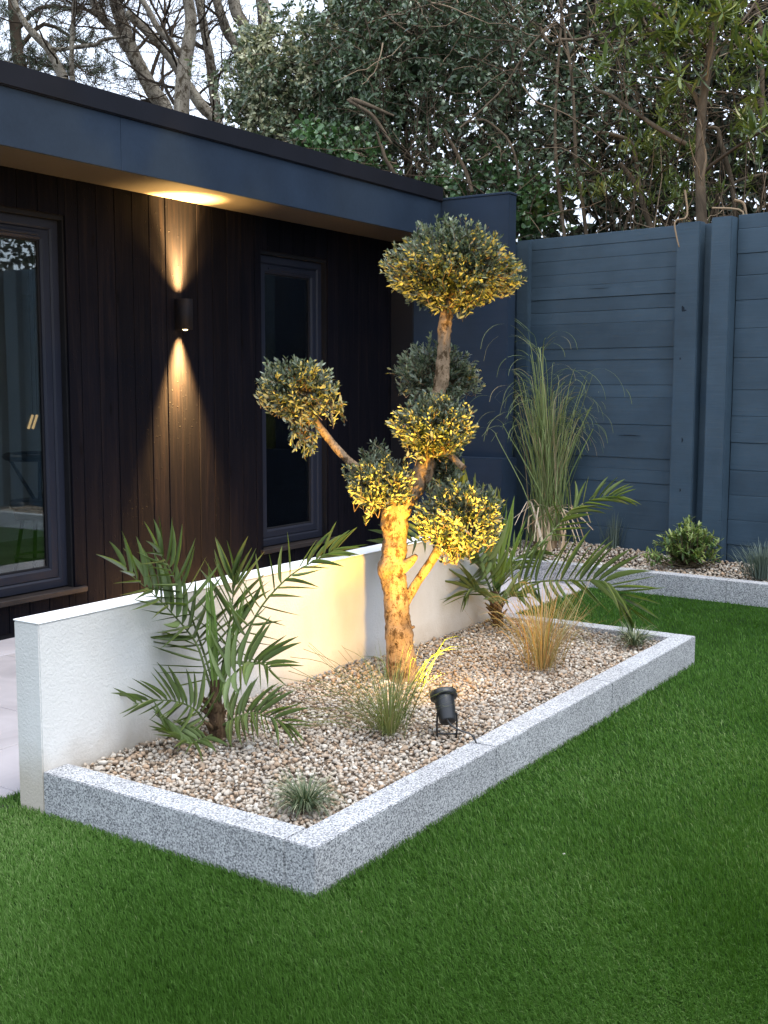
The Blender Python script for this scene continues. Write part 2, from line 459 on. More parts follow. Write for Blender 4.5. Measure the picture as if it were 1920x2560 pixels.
lean = np.clip(.62+.20*vnoise(P[:, 0], P[:, 1], 3.1, 5)+rs.normal(0, .28, n), .05, 1.35)
hd = np.stack([np.cos(base), np.sin(base), np.zeros(n)], 1)
L = rs.uniform(.017, .030, n); Wd = .0015*np.clip(dist/2.6, 1, 2.6)*rs.uniform(.7, 1.3, n)
upv = np.array([0, 0, 1.]); mid = P+(hd*np.sin(lean*.6)[:, None]+upv*np.cos(lean*.6)[:, None])*(L*.55)[:, None]
tip = mid+(hd*np.sin(lean*1.5)[:, None]+upv*np.cos(lean*1.5)[:, None])*(L*.5)[:, None]
sv = norm(np.stack([-np.sin(base+rs.normal(0, .9, n)), np.cos(base), np.zeros(n)], 1))*(Wd/2)[:, None]
V = np.stack([P-sv, P+sv, mid+sv*.9, mid-sv*.9, tip], 1).reshape(-1, 3); b = np.arange(n)[:, None]*5
rn = np.clip(.50+.20*vnoise(P[:, 0], P[:, 1], 1.5, 9)+.10*vnoise(P[:, 0], P[:, 1], 5, 19)+rs.normal(0, .2, n), 0, 1)
g = G(); g.add(V, b+np.array([[0, 1, 2, 3]]), b+np.array([[3, 2, 4]]), rn, rn)
MT['turf'] = m_attr('artificial_turf', [(0, c4(.026, .070, .008)), (.45, c4(.056, .132, .021)), (.8, c4(.105, .200, .050)), (1, c4(.20, .28, .11))], .7, .06, .4, (1, 1.1, .5, 1))
g.build('grass', MT['turf'], kind='stuff', label='short green artificial grass covering the lawn')

# ---------------- patio of large porcelain slabs
base_p = box('patio', XH-.1, -1.492, 0, 6.2, -.06, -.012, MT['grout'], None, 0); struct(base_p)
ys = [0.0, .095, .81, 1.52, 2.23, 2.94, 3.65, 4.36, 5.07, 5.78, 6.14]; xs = [-1.495, -1.985, -3.40, XH-.02]
for i in range(len(ys)-1):
    for j in range(len(xs)-1):
        o = box('slab', xs[j+1]+.002, xs[j]-.002, ys[i]+.002, ys[i+1]-.002, -.012, .002+.0006*((i*3+j) % 3), MT['paver'], None, .002)
        o.parent = base_p; o.matrix_parent_inverse = Matrix.Translation(-base_p.location)
dr = thing('drain_channel', 'dark slotted drain grate where the patio meets the lawn beside the white wall', 'drain', (-1.43, -.03, 0))
box('channel', -2.9, -1.38, -.062, -.004, -.03, -.010, MT['gap'], dr, .001)
for i in range(28):
    x = -1.39-i*.018
    box('grate_bar', x-.005, x+.005, -.06, -.006, -.010, .004, MT['steel'], dr, .001)

# ---------------- raised bed kerb
kb = thing('granite_kerb', 'silver grey granite kerb edging the gravel bed with the olive tree', 'kerb', (0, 0, 0))
def blk(x0, x1, y0, y1, p=kb, z1=KH): box('block', x0, x1, y0, y1, -.05, z1+random.uniform(-.0012, .0012), MT['granite'], p, .003, 2)
random.seed(4)
blk(-W_, -KB-.0015, 0, KB)
yy = [0, 1.18, 2.36, L_]
for a, b_ in zip(yy[:-1], yy[1:]): blk(-KB, 0, a+.0008, b_-.0008)
blk(-W_, -KB-.0015, L_-KB, L_-.001)
KY = lambda x: 5.62-.045*(x+2.6)
kb2 = thing('granite_kerb', 'granite kerb of the far bed running along the dark blue fence', 'kerb', (-2.6, 5.62, 0), math.atan2(-.045, 1))
xx = [0, .98, 2.19, 3.4, 4.6, 5.8, 7.0, 8.2]
for a, b_ in zip(xx[:-1], xx[1:]): box('block', a+.001, b_-.001, 0, .115, -.05, KH+random.uniform(-.001, .001), MT['granite'], kb2, .003, 2)

# ---------------- low white wall
wl = thing('garden_wall', 'low white rendered wall with a flat white coping beside the gravel bed', 'wall', (-W_-T_/2, L_/2, 0))
box('render', -W_-T_, -W_, 0, L_, -.05, H_-.006, MT['render'], wl, .004, 2)
box('coping', -W_-T_-.0015, -W_+.0015, -.0015, L_+.0015, H_-.005, H_, MT['cap'], wl, .0015)

# ---------------- gravel
MT['gravel'] = m_attr('limestone_gravel', [(0, c4(.22, .17, .125)), (.12, c4(.30, .225, .16)), (.25, c4(.39, .275, .185)), (.36, c4(.37, .31, .25)),
    (.55, c4(.42, .36, .29)), (.72, c4(.34, .305, .265)), (.9, c4(.46, .41, .345)), (1, c4(.60, .57, .51))], .8, .25, noise_sc=70)
def ico(sub):
    bm = bmesh.new(); bmesh.ops.create_icosphere(bm, subdivisions=sub, radius=1)
    V = np.array([v.co[:] for v in bm.verts]); F = np.array([[v.index for v in f.verts] for f in bm.faces]); bm.free(); return V, F
def gravel_h(x, y):
    return .122+.042*np.exp(-((y-1.45)/.75)**2)*np.clip(-x/1.2, 0, 1)**.8+.010*vnoise(x, y, 6, 2)+.03*np.exp(-((y-3.2)/.5)**2)*np.clip(-x/1.2-.3, 0, 1)
def gravel(g, P, size, sub, seed):
    r = np.random.RandomState(seed); V0, F0 = ico(sub); nv = len(V0); var = []
    for k in range(14):
        v = V0.copy()
        for q in range(7):          # knock flat facets off
            a = norm(r.normal(size=3)); h = r.uniform(.38, .74); d = v@a; m = d > h; v[m] -= np.outer((d[m]-h), a)
        v *= np.array([1, r.uniform(.6, .95), r.uniform(.42, .75)]); v *= r.uniform(.94, 1.06, (nv, 1)); var.append(v)
    var = np.array(var); n = len(P); k = r.randint(0, 14, n)
    ax = r.uniform(0, 2*np.pi, n); tl = r.normal(0, .45, n); t2 = r.normal(0, .45, n)
    ca, sa, ct, st, cu, su = np.cos(ax), np.sin(ax), np.cos(tl), np.sin(tl), np.cos(t2), np.sin(t2)
    Rz = np.zeros((n, 3, 3)); Rz[:, 0, 0] = ca; Rz[:, 0, 1] = -sa; Rz[:, 1, 0] = sa; Rz[:, 1, 1] = ca; Rz[:, 2, 2] = 1
    Rx = np.zeros((n, 3, 3)); Rx[:, 0, 0] = 1; Rx[:, 1, 1] = ct; Rx[:, 1, 2] = -st; Rx[:, 2, 1] = st; Rx[:, 2, 2] = ct
    Ry = np.zeros((n, 3, 3)); Ry[:, 1, 1] = 1; Ry[:, 0, 0] = cu; Ry[:, 0, 2] = su; Ry[:, 2, 0] = -su; Ry[:, 2, 2] = cu
    Rm = Rz@Rx@Ry
    sz = size*np.exp(r.normal(0, .24, n)); V = np.einsum('nij,nvj->nvi', Rm, var[k])*sz[:, None, None]+P[:, None, :]
    rn = np.clip(r.uniform(0, 1, n), 0, 1)
    F = (F0[None]+(np.arange(n)*nv)[:, None, None]).reshape(-1, 3)
    g.add(V.reshape(-1, 3), None, F, None, np.repeat(rn, len(F0)))
def scatter(r, n, x0, x1, y0, y1): return np.stack([r.uniform(x0, x1, n), r.uniform(y0, y1, n)], 1)
def relax(r, x0, x1, y0, y1, sp):
    nx, ny = int((x1-x0)/sp), int((y1-y0)/sp); X, Y = np.meshgrid(np.linspace(x0, x1, nx), np.linspace(y0, y1, ny))
    X = X+r.uniform(-.45, .45, X.shape)*sp+(np.arange(ny) % 2)[:, None]*sp*.5; Y = Y+r.uniform(-.45, .45, Y.shape)*sp
    return np.clip(X.ravel(), x0, x1), np.clip(Y.ravel(), y0, y1)
r = np.random.RandomState(11); g = G()
x, y = relax(r, -W_+.008, -KB-.008, KB+.008, L_-KB-.008, .0168)
z = gravel_h(x, y)+r.normal(0, .0035, len(x)); gravel(g, np.stack([x, y, z], 1), .0124, 1, 5)
x2, y2 = relax(r, -W_+.012, -KB-.012, KB+.012, L_-KB-.012, .034)
z2 = gravel_h(x2, y2)+.008+r.uniform(0, .004, len(x2)); gravel(g, np.stack([x2, y2, z2], 1), .0136, 1, 6)
stray = np.array([onz(u_, v_, .012) for u_, v_ in ((1235, 2073), (1410, 2135), (1870, 2115), (1625, 2425), (350, 2483), (1675, 1509), (1500, 1985), (905, 2330), (1795, 1650))])
gravel(g, stray, .0038, 1, 12)
g.build('gravel', MT['gravel'], kind='stuff', label='buff and cream limestone gravel filling the olive tree bed')
gb = G(); nx, ny = 14, 34
gx, gy = np.meshgrid(np.linspace(-W_, -KB, nx), np.linspace(KB, L_-KB, ny)); gz = gravel_h(gx, gy)-.006
idx = np.arange(nx*ny).reshape(ny, nx)
gb.add(np.stack([gx, gy, gz], -1).reshape(-1, 3), np.stack([idx[:-1, :-1], idx[:-1, 1:], idx[1:, 1:], idx[1:, :-1]], -1).reshape(-1, 4))
struct(gb.build('bed_soil', MT['fines'], smooth=True))
def fenceY(x): return 6.68-.135*(x+2.63)
def back_h(x, y): return .125+.05*np.clip((y-5.75)/.8, 0, 1)+.012*vnoise(x, y, 5, 8)
gb = G(); nx, ny = 30, 6
gx, t = np.meshgrid(np.linspace(-2.9, 5.4, nx), np.linspace(0, 1, ny)); gy = (KY(gx)+.1)*(1-t)+(fenceY(gx)+.05)*t
gb.add(np.stack([gx, gy, back_h(gx, gy)-.01], -1).reshape(-1, 3), [(j*nx+i, j*nx+i+1, (j+1)*nx+i+1, (j+1)*nx+i) for j in range(ny-1) for i in range(nx-1)])
struct(gb.build('border_soil', MT['soil'], smooth=True))
g = G(); x, y = relax(r, -2.85, 1.2, 5.4, 6.95, .026); m = (y > KY(x)+.125) & (y < fenceY(x)-.01); x, y = x[m], y[m]
gravel(g, np.stack([x, y, back_h(x, y)+r.normal(0, .004, len(x))], 1), .0155, 1, 9)
g.build('gravel', MT['gravel'], kind='stuff', label='buff gravel in the far bed below the blue fence')

# ================================================================= GARDEN ROOM
hs = thing('garden_room', 'black timber clad garden room with navy fascia and two tall windows', 'building', (XH, 3.5, 0))
SZ = 2.862
openings = [(1.12, 2.347, .245, 2.630), (4.273, 5.150, .265, 2.613)]
yb = 2.302-.158*22
bounds = []
y0 = yb
jits = np.random.RandomState(3)
while y0 < 6.13:
    y1 = min(y0+.158+jits.uniform(-.004, .004), 6.16); bounds.append((y0, y1)); y0 = y1
for (a, b_) in bounds:
    segs = [(0.035, SZ)]
    for (oa, ob, z0, z1) in openings:
        if b_ > oa and a < ob:
            # boards cut round the opening
            if a < oa-.001 and b_ > oa:
                box('cladding_board', XH-.02, XH+jits.uniform(-.0015, .0015), a+.0022, oa, .035, SZ, MT['clad'], hs, .002); a2, b2 = oa, b_
            elif b_ > ob+.001:
                box('cladding_board', XH-.02, XH+jits.uniform(-.0015, .0015), ob, b_-.0022, .035, SZ, MT['clad'], hs, .002); a2, b2 = a, ob
            else: a2, b2 = a, b_
            if b2-a2 > .02:
                box('cladding_board', XH-.02, XH, a2+.0022, b2-.0022, .035, z0, MT['clad'], hs, .002)
                box('cladding_board', XH-.02, XH, a2+.0022, b2-.0022, z1, SZ, MT['clad'], hs, .002)
            segs = []
    for (z0, z1) in segs:
        box('cladding_board', XH-.02, XH+jits.uniform(-.0015, .0015), a+.0022, b_-.0022, z0, z1, MT['clad'], hs, .003)
# backing wall with openings, room behind
def wallpiece(y0, y1, z0, z1): box('wall', XH-.14, XH-.0205, y0, y1, z0, z1, MT['gap'], hs, 0)
wallpiece(-3, openings[0][0], 0, SZ); wallpiece(openings[0][1], openings[1][0], 0, SZ); wallpiece(openings[1][1], 6.2, 0, SZ)
for oa, ob, z0, z1 in openings:
    wallpiece(oa, ob, 0, z0); wallpiece(oa, ob, z1, SZ)
box('inner_wall', XH-3.2, XH-3.1, -1.2, 6.2, 0, 2.7, MT['room'], hs, 0)
box('inner_wall', XH-3.1, XH-.14, 6.1, 6.2, 0, 2.7, MT['room'], hs, 0)
box('inner_wall', XH-3.1, XH-.14, -1.3, -1.2, 0, 2.7, MT['room'], hs, 0)
box('inner_wall', XH-1.5, XH-.145, 3.35, 3.45, .102, 2.68, MT['room'], hs, 0)
box('skirting', XH-3.098, XH-3.08, -1.2, 6.1, .102, .25, MT['cap'], hs, 0)
box('floor', XH-3.1, XH-.14, -1.2, 6.1, 0, .1, MT['roomfloor'], hs, 0)
box('ceiling', XH-3.1, XH-.14, -1.2, 6.1, 2.70, 2.76, MT['room'], hs, 0)
# soffit, fascia, roof trim
box('soffit', XH-.16, -3.235, -3, 6.14, SZ, SZ+.018, MT['soffit'], hs, .001)
for a, b_ in ((-3, 2.35), (2.35, 6.14)):
    box('fascia', -3.235, -3.215, a+.0008, b_-.0008, SZ-.004, 3.172, MT['navy_smooth'], hs, .002)
box('roof_trim', -3.24, -3.196, -3, 6.15, 3.1725, 3.300, MT['trim'], hs, .008, 2)
box('roof', XH-3.3, -3.24, -3, 6.15, 3.0, 3.270, MT['trim'], hs, 0)
box('corner_board', XH-.1, XH+.23, 6.120, 6.138, .03, SZ-.001, MT['gap'], hs, .001)
box('plinth', XH-.14, XH-.012, -3, 6.2, -.03, .033, MT['gap'], hs, 0)

def window(oa, ob, z0, z1, label):
    rec = .062; xf = XH-rec; fw, sw = .062, .064
    w_ = box('window', xf-.07, xf-.055, oa, ob, z0, z1, MT['gap'], hs, 0) if False else None
    # frame as one mitred loop with a groove, made of nested rectangular rings
    def ring(name, y0, y1, za, zb, wd, xb, xt, chamf, mat, parent):
        bm = bmesh.new()
        o_ = [(y0, za), (y1, za), (y1, zb), (y0, zb)]; s = [(1, 1), (-1, 1), (-1, -1), (1, -1)]
        prof = [(0, xb), (0, xt-.002), (.002, xt), (wd-chamf, xt), (wd, xt-chamf*.9), (wd, xb)]
        vs = [[bm.verts.new((px, oy+sy*pw, oz+sz*pw)) for (pw, px) in prof] for (oy, oz), (sy, sz) in zip(o_, s)]
        for i in range(4):
            a, b_ = vs[i], vs[(i+1) % 4]
            for k in range(len(prof)-1): bm.faces.new((a[k], b_[k], b_[k+1], a[k+1]))
        bmesh.ops.recalc_face_normals(bm, faces=bm.faces)
        me = bpy.data.meshes.new(name); bm.to_mesh(me); bm.free(); me.materials.append(mat)
        return link(name, me, parent)
    fr = ring('window', oa+.012, ob-.012, z0+.012, z1-.03, fw, xf-.07, xf, .012, MT['frame'], hs)
    fr['label'] = label
    i0, i1, j0, j1 = oa+.012+fw+.004, ob-.012-fw-.004, z0+.012+fw+.004, z1-.03-fw-.004
    ring('sash', i0, i1, j0, j1, sw, xf-.06, xf-.008, .014, MT['frame'], fr)
    box('seal', xf-.066, xf-.018, i0-.004, i1+.004, j0-.004, j0-.0005, MT['gap'], fr, 0)
    ring('bead', i0+sw-.001, i1-sw+.001, j0+sw-.001, j1-sw+.001, .012, xf-.05, xf-.028, .004, MT['gap'], fr)
    box('pane', xf-.045, xf-.039, i0+sw, i1-sw, j0+sw, j1-sw, MT['glass'], fr, 0)
    box('trickle_vent', xf-.010, xf+.004, i0+.09, i1-.09, j1-.040, j1-.022, MT['frame'], fr, .003)
    box('handle', xf-.012, xf-.004, i1-.045, i1-.035, (z0+z1)/2-.03, (z0+z1)/2+.02, MT['frame'], fr, .002) if False else None
    # lining of the opening
    for args in ((xf-.078, XH-.022, oa, oa+.011, z0, z1), (xf-.078, XH-.022, ob-.011, ob, z0, z1), (xf-.078, XH-.022, oa+.011, ob-.011, z1-.028, z1)):
        box('reveal', *args, MT['gap'], fr, 0)
    box('sill', xf-.07, XH+.035, oa-.04, ob+.075, z0-.030, z0+.004, MT['sill'], fr, .004)
    return fr
window(*openings[0], 'tall dark framed window at the left edge, a bar stool visible inside')
window(*openings[1], 'tall dark framed window behind the olive tree')

# wall lamp
def lathe(g, c, prof, n=20, ax=(0, 0, 1)):
    a = norm(np.array(ax, float)); u_ = norm(np.cross(a, [0.31, .9, .12])); v_ = np.cross(a, u_)
    ang = np.arange(n)*2*np.pi/n; ring_ = np.cos(ang)[:, None]*u_+np.sin(ang)[:, None]*v_
    V = np.concatenate([np.array(c)+a*h+ring_*r_ for r_, h in prof]); m = len(prof)
    Q = [(i*n+k, i*n+(k+1) % n, (i+1)*n+(k+1) % n, (i+1)*n+k) for i in range(m-1) for k in range(n)]
    g.add(V, Q)
wlmp = thing('wall_lamp', 'square black up and down wall lamp glowing amber on the dark cladding', 'wall lamp', (XH, 3.35, 2.065))
bm_y0, bm_y1 = 3.312, 3.392
g = G()
def hollow(g, x0, x1, y0, y1, z0, z1, t):
    o_ = [(x0, y0), (x1, y0), (x1, y1), (x0, y1)]; i_ = [(x0+t, y0+t), (x1-t, y0+t), (x1-t, y1-t), (x0+t, y1-t)]
    V = [(a, b_, z) for z in (z0, z1) for a, b_ in o_]+[(a, b_, z) for z in (z0, z1) for a, b_ in i_]
    Q = []
    for k in range(4):
        n_ = (k+1) % 4; Q += [(k, n_, 4+n_, 4+k), (8+k, 12+k, 12+n_, 8+n_), (k, 8+k, 8+n_, n_), (4+k, 4+n_, 12+n_, 12+k)]
    g.add(V, Q)
hollow(g, XH+.002, XH+.102, bm_y0, bm_y1, 1.957, 2.173, .006); g.build('housing', MT['lampblack'], wlmp)
cx, cy = XH+.052, 3.352
box('divider', cx-.043, cx+.043, cy-.033, cy+.033, 2.06, 2.07, MT['steel'], wlmp, 0)
def disc(g, c, r_, ax, n=20):
    a = norm(np.array(ax, float)); u_ = norm(np.cross(a, [0.3, 1, .1])); v_ = np.cross(a, u_)
    ang = np.arange(n)*2*np.pi/n; V = np.array(c)+r_*(np.cos(ang)[:, None]*u_+np.sin(ang)[:, None]*v_)
    V = np.concatenate([V, [c]]); g.add(V, None, [(n, i, (i+1) % n) for i in range(n)])
for zz, ax in ((1.962, -1), (2.166, 1)):
    g = G(); lathe(g, (cx+.012, cy, zz-.004*ax), [(.0001, .012), (.010, .011), (.018, .008), (.024, .003), (.026, -.004)], 20, (0, 0, ax)); g.build('lens', MT['lens'], wlmp, smooth=True)
    g = G(); tubes(g, [[(cx+.012, cy, zz-.012*ax), (cx+.012, cy, zz+.002*ax)]], [[.029, .029]], 20)
    g.build('bezel', MT['steel'], wlmp)
for nm, ax, zz, en, sz0 in (('down_light', -1, 1.947, 8600, 54), ('up_light', 1, 2.187, 6000, 54), ('up_glow', 1, 2.19, 380, 106)):
    ld = bpy.data.lights.new(nm, 'SPOT'); ld.energy = en*.35; ld.color = (1, .56, .17); ld.spot_size = math.radians(sz0); ld.spot_blend = 1
    ld.shadow_soft_size = .042
    lo = bpy.data.objects.new(nm, ld); COL.objects.link(lo); lo.location = (cx+.006, cy, zz)
    lo.rotation_euler = Vector((0, 0, -ax)).to_track_quat('Z', 'Y').to_euler()
    lo.parent = wlmp; lo.matrix_parent_inverse = Matrix.Translation(-wlmp.location)

# bar stool and pendant tubes in the room
stp = at(100, 1250, 7.9)
sx, sy_, sz_ = stp[0], stp[1], .715
st = thing('bar_stool', 'dark bar stool with a curved back seen through the left window', 'stool', (sx, sy_, .1))
g = G(); lathe(g, (sx, sy_, sz_), [(0, .0), (.19, 0), (.205, .02), (.20, .055), (0, .065)], 28); g.build('seat', MT['steel'], st, smooth=True)
g = G(); lathe(g, (sx, sy_, sz_-.07), [(0, .0), (.17, 0), (.185, .07)], 28); g.build('seat_base', MT['tan'], st, smooth=True)
for k in range(4):
    a = k*math.pi/2+.6; g = G()
    tubes(g, [[(sx+.12*math.cos(a), sy_+.12*math.sin(a), sz_-.06), (sx+.22*math.cos(a), sy_+.22*math.sin(a), .1)]], [[.014, .012]], 8); g.build('leg', MT['steel'], st)
g = G(); A = np.linspace(0, 2*np.pi, 29); tubes(g, [np.stack([sx+.18*np.cos(A), sy_+.18*np.sin(A), np.full(29, .38)], 1)], [np.full(29, .009)], 6); g.build('foot_ring', MT['steel'], st)
g = G(); A = np.linspace(-2.2, 2.2, 17)+math.pi/2+2.2
tubes(g, [np.stack([sx+.215*np.cos(A), sy_+.215*np.sin(A), np.full(17, sz_+.36)], 1)], [np.full(17, .026)], 8); g.build('backrest', MT['steel'], st, smooth=True)
for a in (A[0]+.35, A[-1]-.35, A[8]):
    g = G(); tubes(g, [[(sx+.02*math.cos(a), sy_+.02*math.sin(a), sz_+.03), (sx+.205*math.cos(a), sy_+.205*math.sin(a), sz_+.35)]], [[.014, .012]], 8); g.build('back_post', MT['steel'], st)
pn = thing('pendant_light', 'pair of small slanted brass tube lights glowing inside the left window', 'pendant light', (XH-.5, 2.2, 1.4))
for du in (0, 11):
    g = G(); a = at(82+du, 1037, 7.9); b_ = at(71+du, 1072, 7.9); tubes(g, [[a, b_]], [[.0085, .0085]], 10); g.build('tube', MT['brass'], pn)
    g = G(); tubes(g, [[a, (a[0], a[1], 2.7)]], [[.002, .002]], 5); g.build('cord', MT['steel'], pn)

pl_ = bpy.data.lights.new('room_fill', 'POINT'); pl_.energy = 9; pl_.color = (1, .88, .76); pl_.shadow_soft_size = .01  # added fill lamp near the ceiling, out of view, brightens the room
po = bpy.data.objects.new('room_fill', pl_); COL.objects.link(po); po.location = (XH-1.6, 1.2, 2.6); po.parent = pn; po.matrix_parent_inverse = Matrix.Translation(-pn.location)
# ================================================================= PILLAR + FENCE
pl = thing('wall_pillar', 'wide navy painted pillar closing the end of the garden room', 'pillar', (-2.9, 6.3, 0))
box('shaft', XH-.2, -2.545, 6.142, 6.275, 0, 3.185, MT['navy_smooth'], pl, .004, 2)
box('cap_board', XH-.2, -2.540, 6.136, 6.281, 3.1855, 3.205, MT['navy_smooth'], pl, .003)
box('plinth', XH+.24, -2.515, 6.02, 6.30, 0, .945, MT['navy_smooth'], pl, .008, 2)

fn = thing('fence', 'dark blue sleeper fence of stacked horizontal boards between upright posts', 'fence', FA, FANG)
joints = [2.77, 2.66, 2.54, 2.435, 2.325, 2.21, 2.105, 1.89, 1.79, 1.575, 1.47, 1.24, .96, .86, .75, .60, .35, .02]
rb = random.Random(5)
def panel(x0, x1, js, top=2.868):
    z1 = top
    for z0 in js:
        d = rb.uniform(-.004, .004)
        o = box('board', x0+.001, x1-.001, .0, .035+.0, z0+rb.choice([.0006, .001, .0016, .0024]), z1-.0008, MT['navy'], fn, .0025, 1)
        o.location.y = .0175+.03+d; z1 = z0
panel(-.02, 1.535, joints)
# post, recess, post
fx = lambda u, v=900: None
box('post', -.105, .022, -.02, .09, 0, 2.862, MT['navy'], fn, .006, 2)
box('filler_board', -.75, -.10, .05, .08, 0, 2.84, MT['navy'], fn, .003)
box('post', 1.470, 1.672, -.055, .044, 0, 2.872, MT['navy'], fn, .007, 2)
box('recess_board', 1.60, 1.86, .055, .085, 0, 2.86, MT['navy'], fn, .003)
box('post', 1.775, 1.945, -.075, .05, 0, 2.885, MT['navy'], fn, .007, 2)
panel(1.95, 4.1, [2.79, 2.60, 2.43, 2.24, 2.02, 1.79, 1.54, 1.33, 1.12, .9, .7, .5, .3, .02], 2.90)
box('post', 3.9, 4.09, -.06, .044, 0, 2.89, MT['navy'], fn, .007, 2)
box('post', 4.19, 4.36, -.075, .05, 0, 2.89, MT['navy'], fn, .007, 2)
panel(4.3, 6.6, [2.79, 2.60, 2.43, 2.24, 2.02, 1.79, 1.54, 1.33, 1.12, .9, .7, .5, .3, .02], 2.90)
panel(6.6, 8.9, [2.79, 2.60, 2.43, 2.24, 2.02, 1.79, 1.54, 1.33, 1.12, .9, .7, .5, .3, .02], 2.90)
MT['knotdark'] = m_plain('navy_knot_hollow', c4(.012, .018, .026), .8, .1, .2, 60, .3)
for kx, kz, kw_, kh in ((1.545, 2.19, .012, .022), (1.56, 2.175, .016, .008), (1.535, 1.79, .006, .010), (1.575, 1.13, .007, .020), (1.57, .72, .006, .014), (3.2, 1.95, .03, .005), (.72, 2.40, .09, .002), (1.05, 1.15, .10, .004)):
    lz = G(); A_ = np.linspace(0, 2*np.pi, 12, endpoint=False); rr_ = 1+.25*np.sin(A_*3+kx*9)
    yk = -.0555 if 1.47 < kx < 1.672 else .0245
    lz.add([(kx+kw_*c_*q_, yk-.0006, kz+kh*s_*q_) for c_, s_, q_ in zip(np.cos(A_), np.sin(A_), rr_)]+[(kx, yk-.0006, kz)], None, [(12, (i_+1) % 12, i_) for i_ in range(12)])
    lz.build('knot', MT['knotdark'], fn)
for a, b_ in ((-.02, 1.5), (1.92, 8.9)): box('backing', a, b_, .07, .09, 0, 2.84, MT['gap'], fn, 0)
#PLANTS
# ================================================================= OLIVE TREE
TD = 5.487
MT['olivebark'] = m_bark('olive_bark', c4(.13, .088, .056), c4(.225, .155, .098), c4(.33, .235, .155), 11, .6)
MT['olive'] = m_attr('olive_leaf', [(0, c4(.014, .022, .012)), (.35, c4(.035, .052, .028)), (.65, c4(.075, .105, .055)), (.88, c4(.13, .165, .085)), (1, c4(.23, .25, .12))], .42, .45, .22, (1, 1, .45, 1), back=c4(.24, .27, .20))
MT['oliveobj'] = m_attr('olive_leaf_outer', [(0, c4(.045, .07, .036)), (.6, c4(.09, .125, .06)), (1, c4(.20, .22, .10))], .42, .45, .22, (1, 1, .45, 1), back=c4(.26, .28, .20), objrand=True)
ol = thing('olive_tree', 'cloud pruned olive tree with round leaf pads lit amber from below', 'tree', (-.867, 1.868, .15))
BR = [
 ([(1014, 1728, 52, .0), (1006, 1690, 41, 0), (1002, 1640, 35, 0), (998, 1590, 33, 0), (993, 1540, 31, 0), (990, 1490, 30, 0), (984, 1450, 31, 0), (978, 1425, 34, 0), (984, 1390, 30, 0), (987, 1350, 29, 0), (986, 1310, 32, 0), (990, 1275, 36, 0), (1010, 1240, 33, 0), (1040, 1208, 28, 0), (1060, 1175, 24, .02), (1066, 1130, 22, .04), (1063, 1085, 21, .04), (1072, 1040, 18, .04), (1090, 1000, 17, .02), (1103, 955, 17, 0), (1108, 905, 17, 0), (1110, 860, 15, 0), (1112, 810, 16, 0), (1120, 765, 14, 0), (1135, 700, 9, 0), (1140, 640, 4, 0)], 90, 18),
 ([(990, 1275, 26, 0), (968, 1250, 20, -.02), (940, 1215, 13, -.03), (905, 1180, 11, -.03), (872, 1152, 10, -.02), (845, 1125, 9.5, 0), (820, 1095, 9.5, .02), (800, 1068, 9, .02), (775, 1030, 7, .02), (745, 985, 4, .0)], 30, 12),
 ([(1005, 1515, 16, 0), (1022, 1490, 12, 0), (1045, 1452, 11, -.02), (1075, 1408, 11, -.05), (1105, 1360, 12, -.08), (1128, 1325, 10, -.1), (1150, 1285, 6, -.1), (1170, 1240, 3, -.1)], 30, 12),
 ([(1062, 1180, 14, .03), (1085, 1155, 9, .10), (1100, 1110, 8, .16), (1105, 1040, 8, .2), (1100, 960, 7, .2), (1095, 900, 4, .2)], 20, 9),
 ([(1070, 1090, 10, 0), (1100, 1110, 8, -.04), (1128, 1140, 8.5, -.07), (1160, 1172, 8, -.1)], 12, 9),
 ([(1000, 1420, 18, 0), (1020, 1408, 14, -.02), (1034, 1396, 9, -.03), (1040, 1388, 5, -.04)], 9, 9),
 ([(1005, 1578, 14, 0), (1022, 1572, 7, 0), (1036, 1566, 3, -.01)], 6, 7),
]
r = np.random.RandomState(21)
for i, (pts, n, k) in enumerate(BR):
    C, R = pxpath(pts, TD, n); R = R*1.05*(1+.045*np.sin(np.arange(n)*1.3)+r.normal(0, .015, n)); g = G(); tubes(g, C[None], R[None], k)
    o = g.build('trunk' if i == 0 else ('cut_stub' if i >= 4 else 'limb'), MT['olivebark'], ol, smooth=True)
    tx = bpy.data.textures.new('bark_relief', 'CLOUDS'); tx.noise_scale = .022
    if i == 0:
        sm = o.modifiers.new('s', 'SUBSURF'); sm.levels = sm.render_levels = 1
        dm = o.modifiers.new('d', 'DISPLACE'); dm.texture = tx; dm.strength = .017; dm.texture_coords = 'GLOBAL'
PADS = [  # u, v, rx, ry, depth offset, thickness factor, twigs, flat bottom
 (1130, 672, 155, 105, 0, .95, 900, .85), (1092, 935, 100, 78, .22, .9, 330, 1), (1085, 1062, 98, 72, -.06, .9, 370, 1),
 (742, 965, 92, 66, 0, .9, 330, 1), (758, 1085, 36, 60, 0, .9, 34, 1), (952, 1202, 82, 62, -.05, .8, 260, 1), (1150, 1290, 102, 84, -.08, .95, 440, 1),
 (1095, 1165, 50, 60, .16, .9, 130, 1), (935, 1140, 40, 40, -.02, .8, 24, 1), (830, 1000, 30, 40, 0, .8, 16, 1)]
LP, LD, LN, LL_, LR = [], [], [], [], []
gt = G()
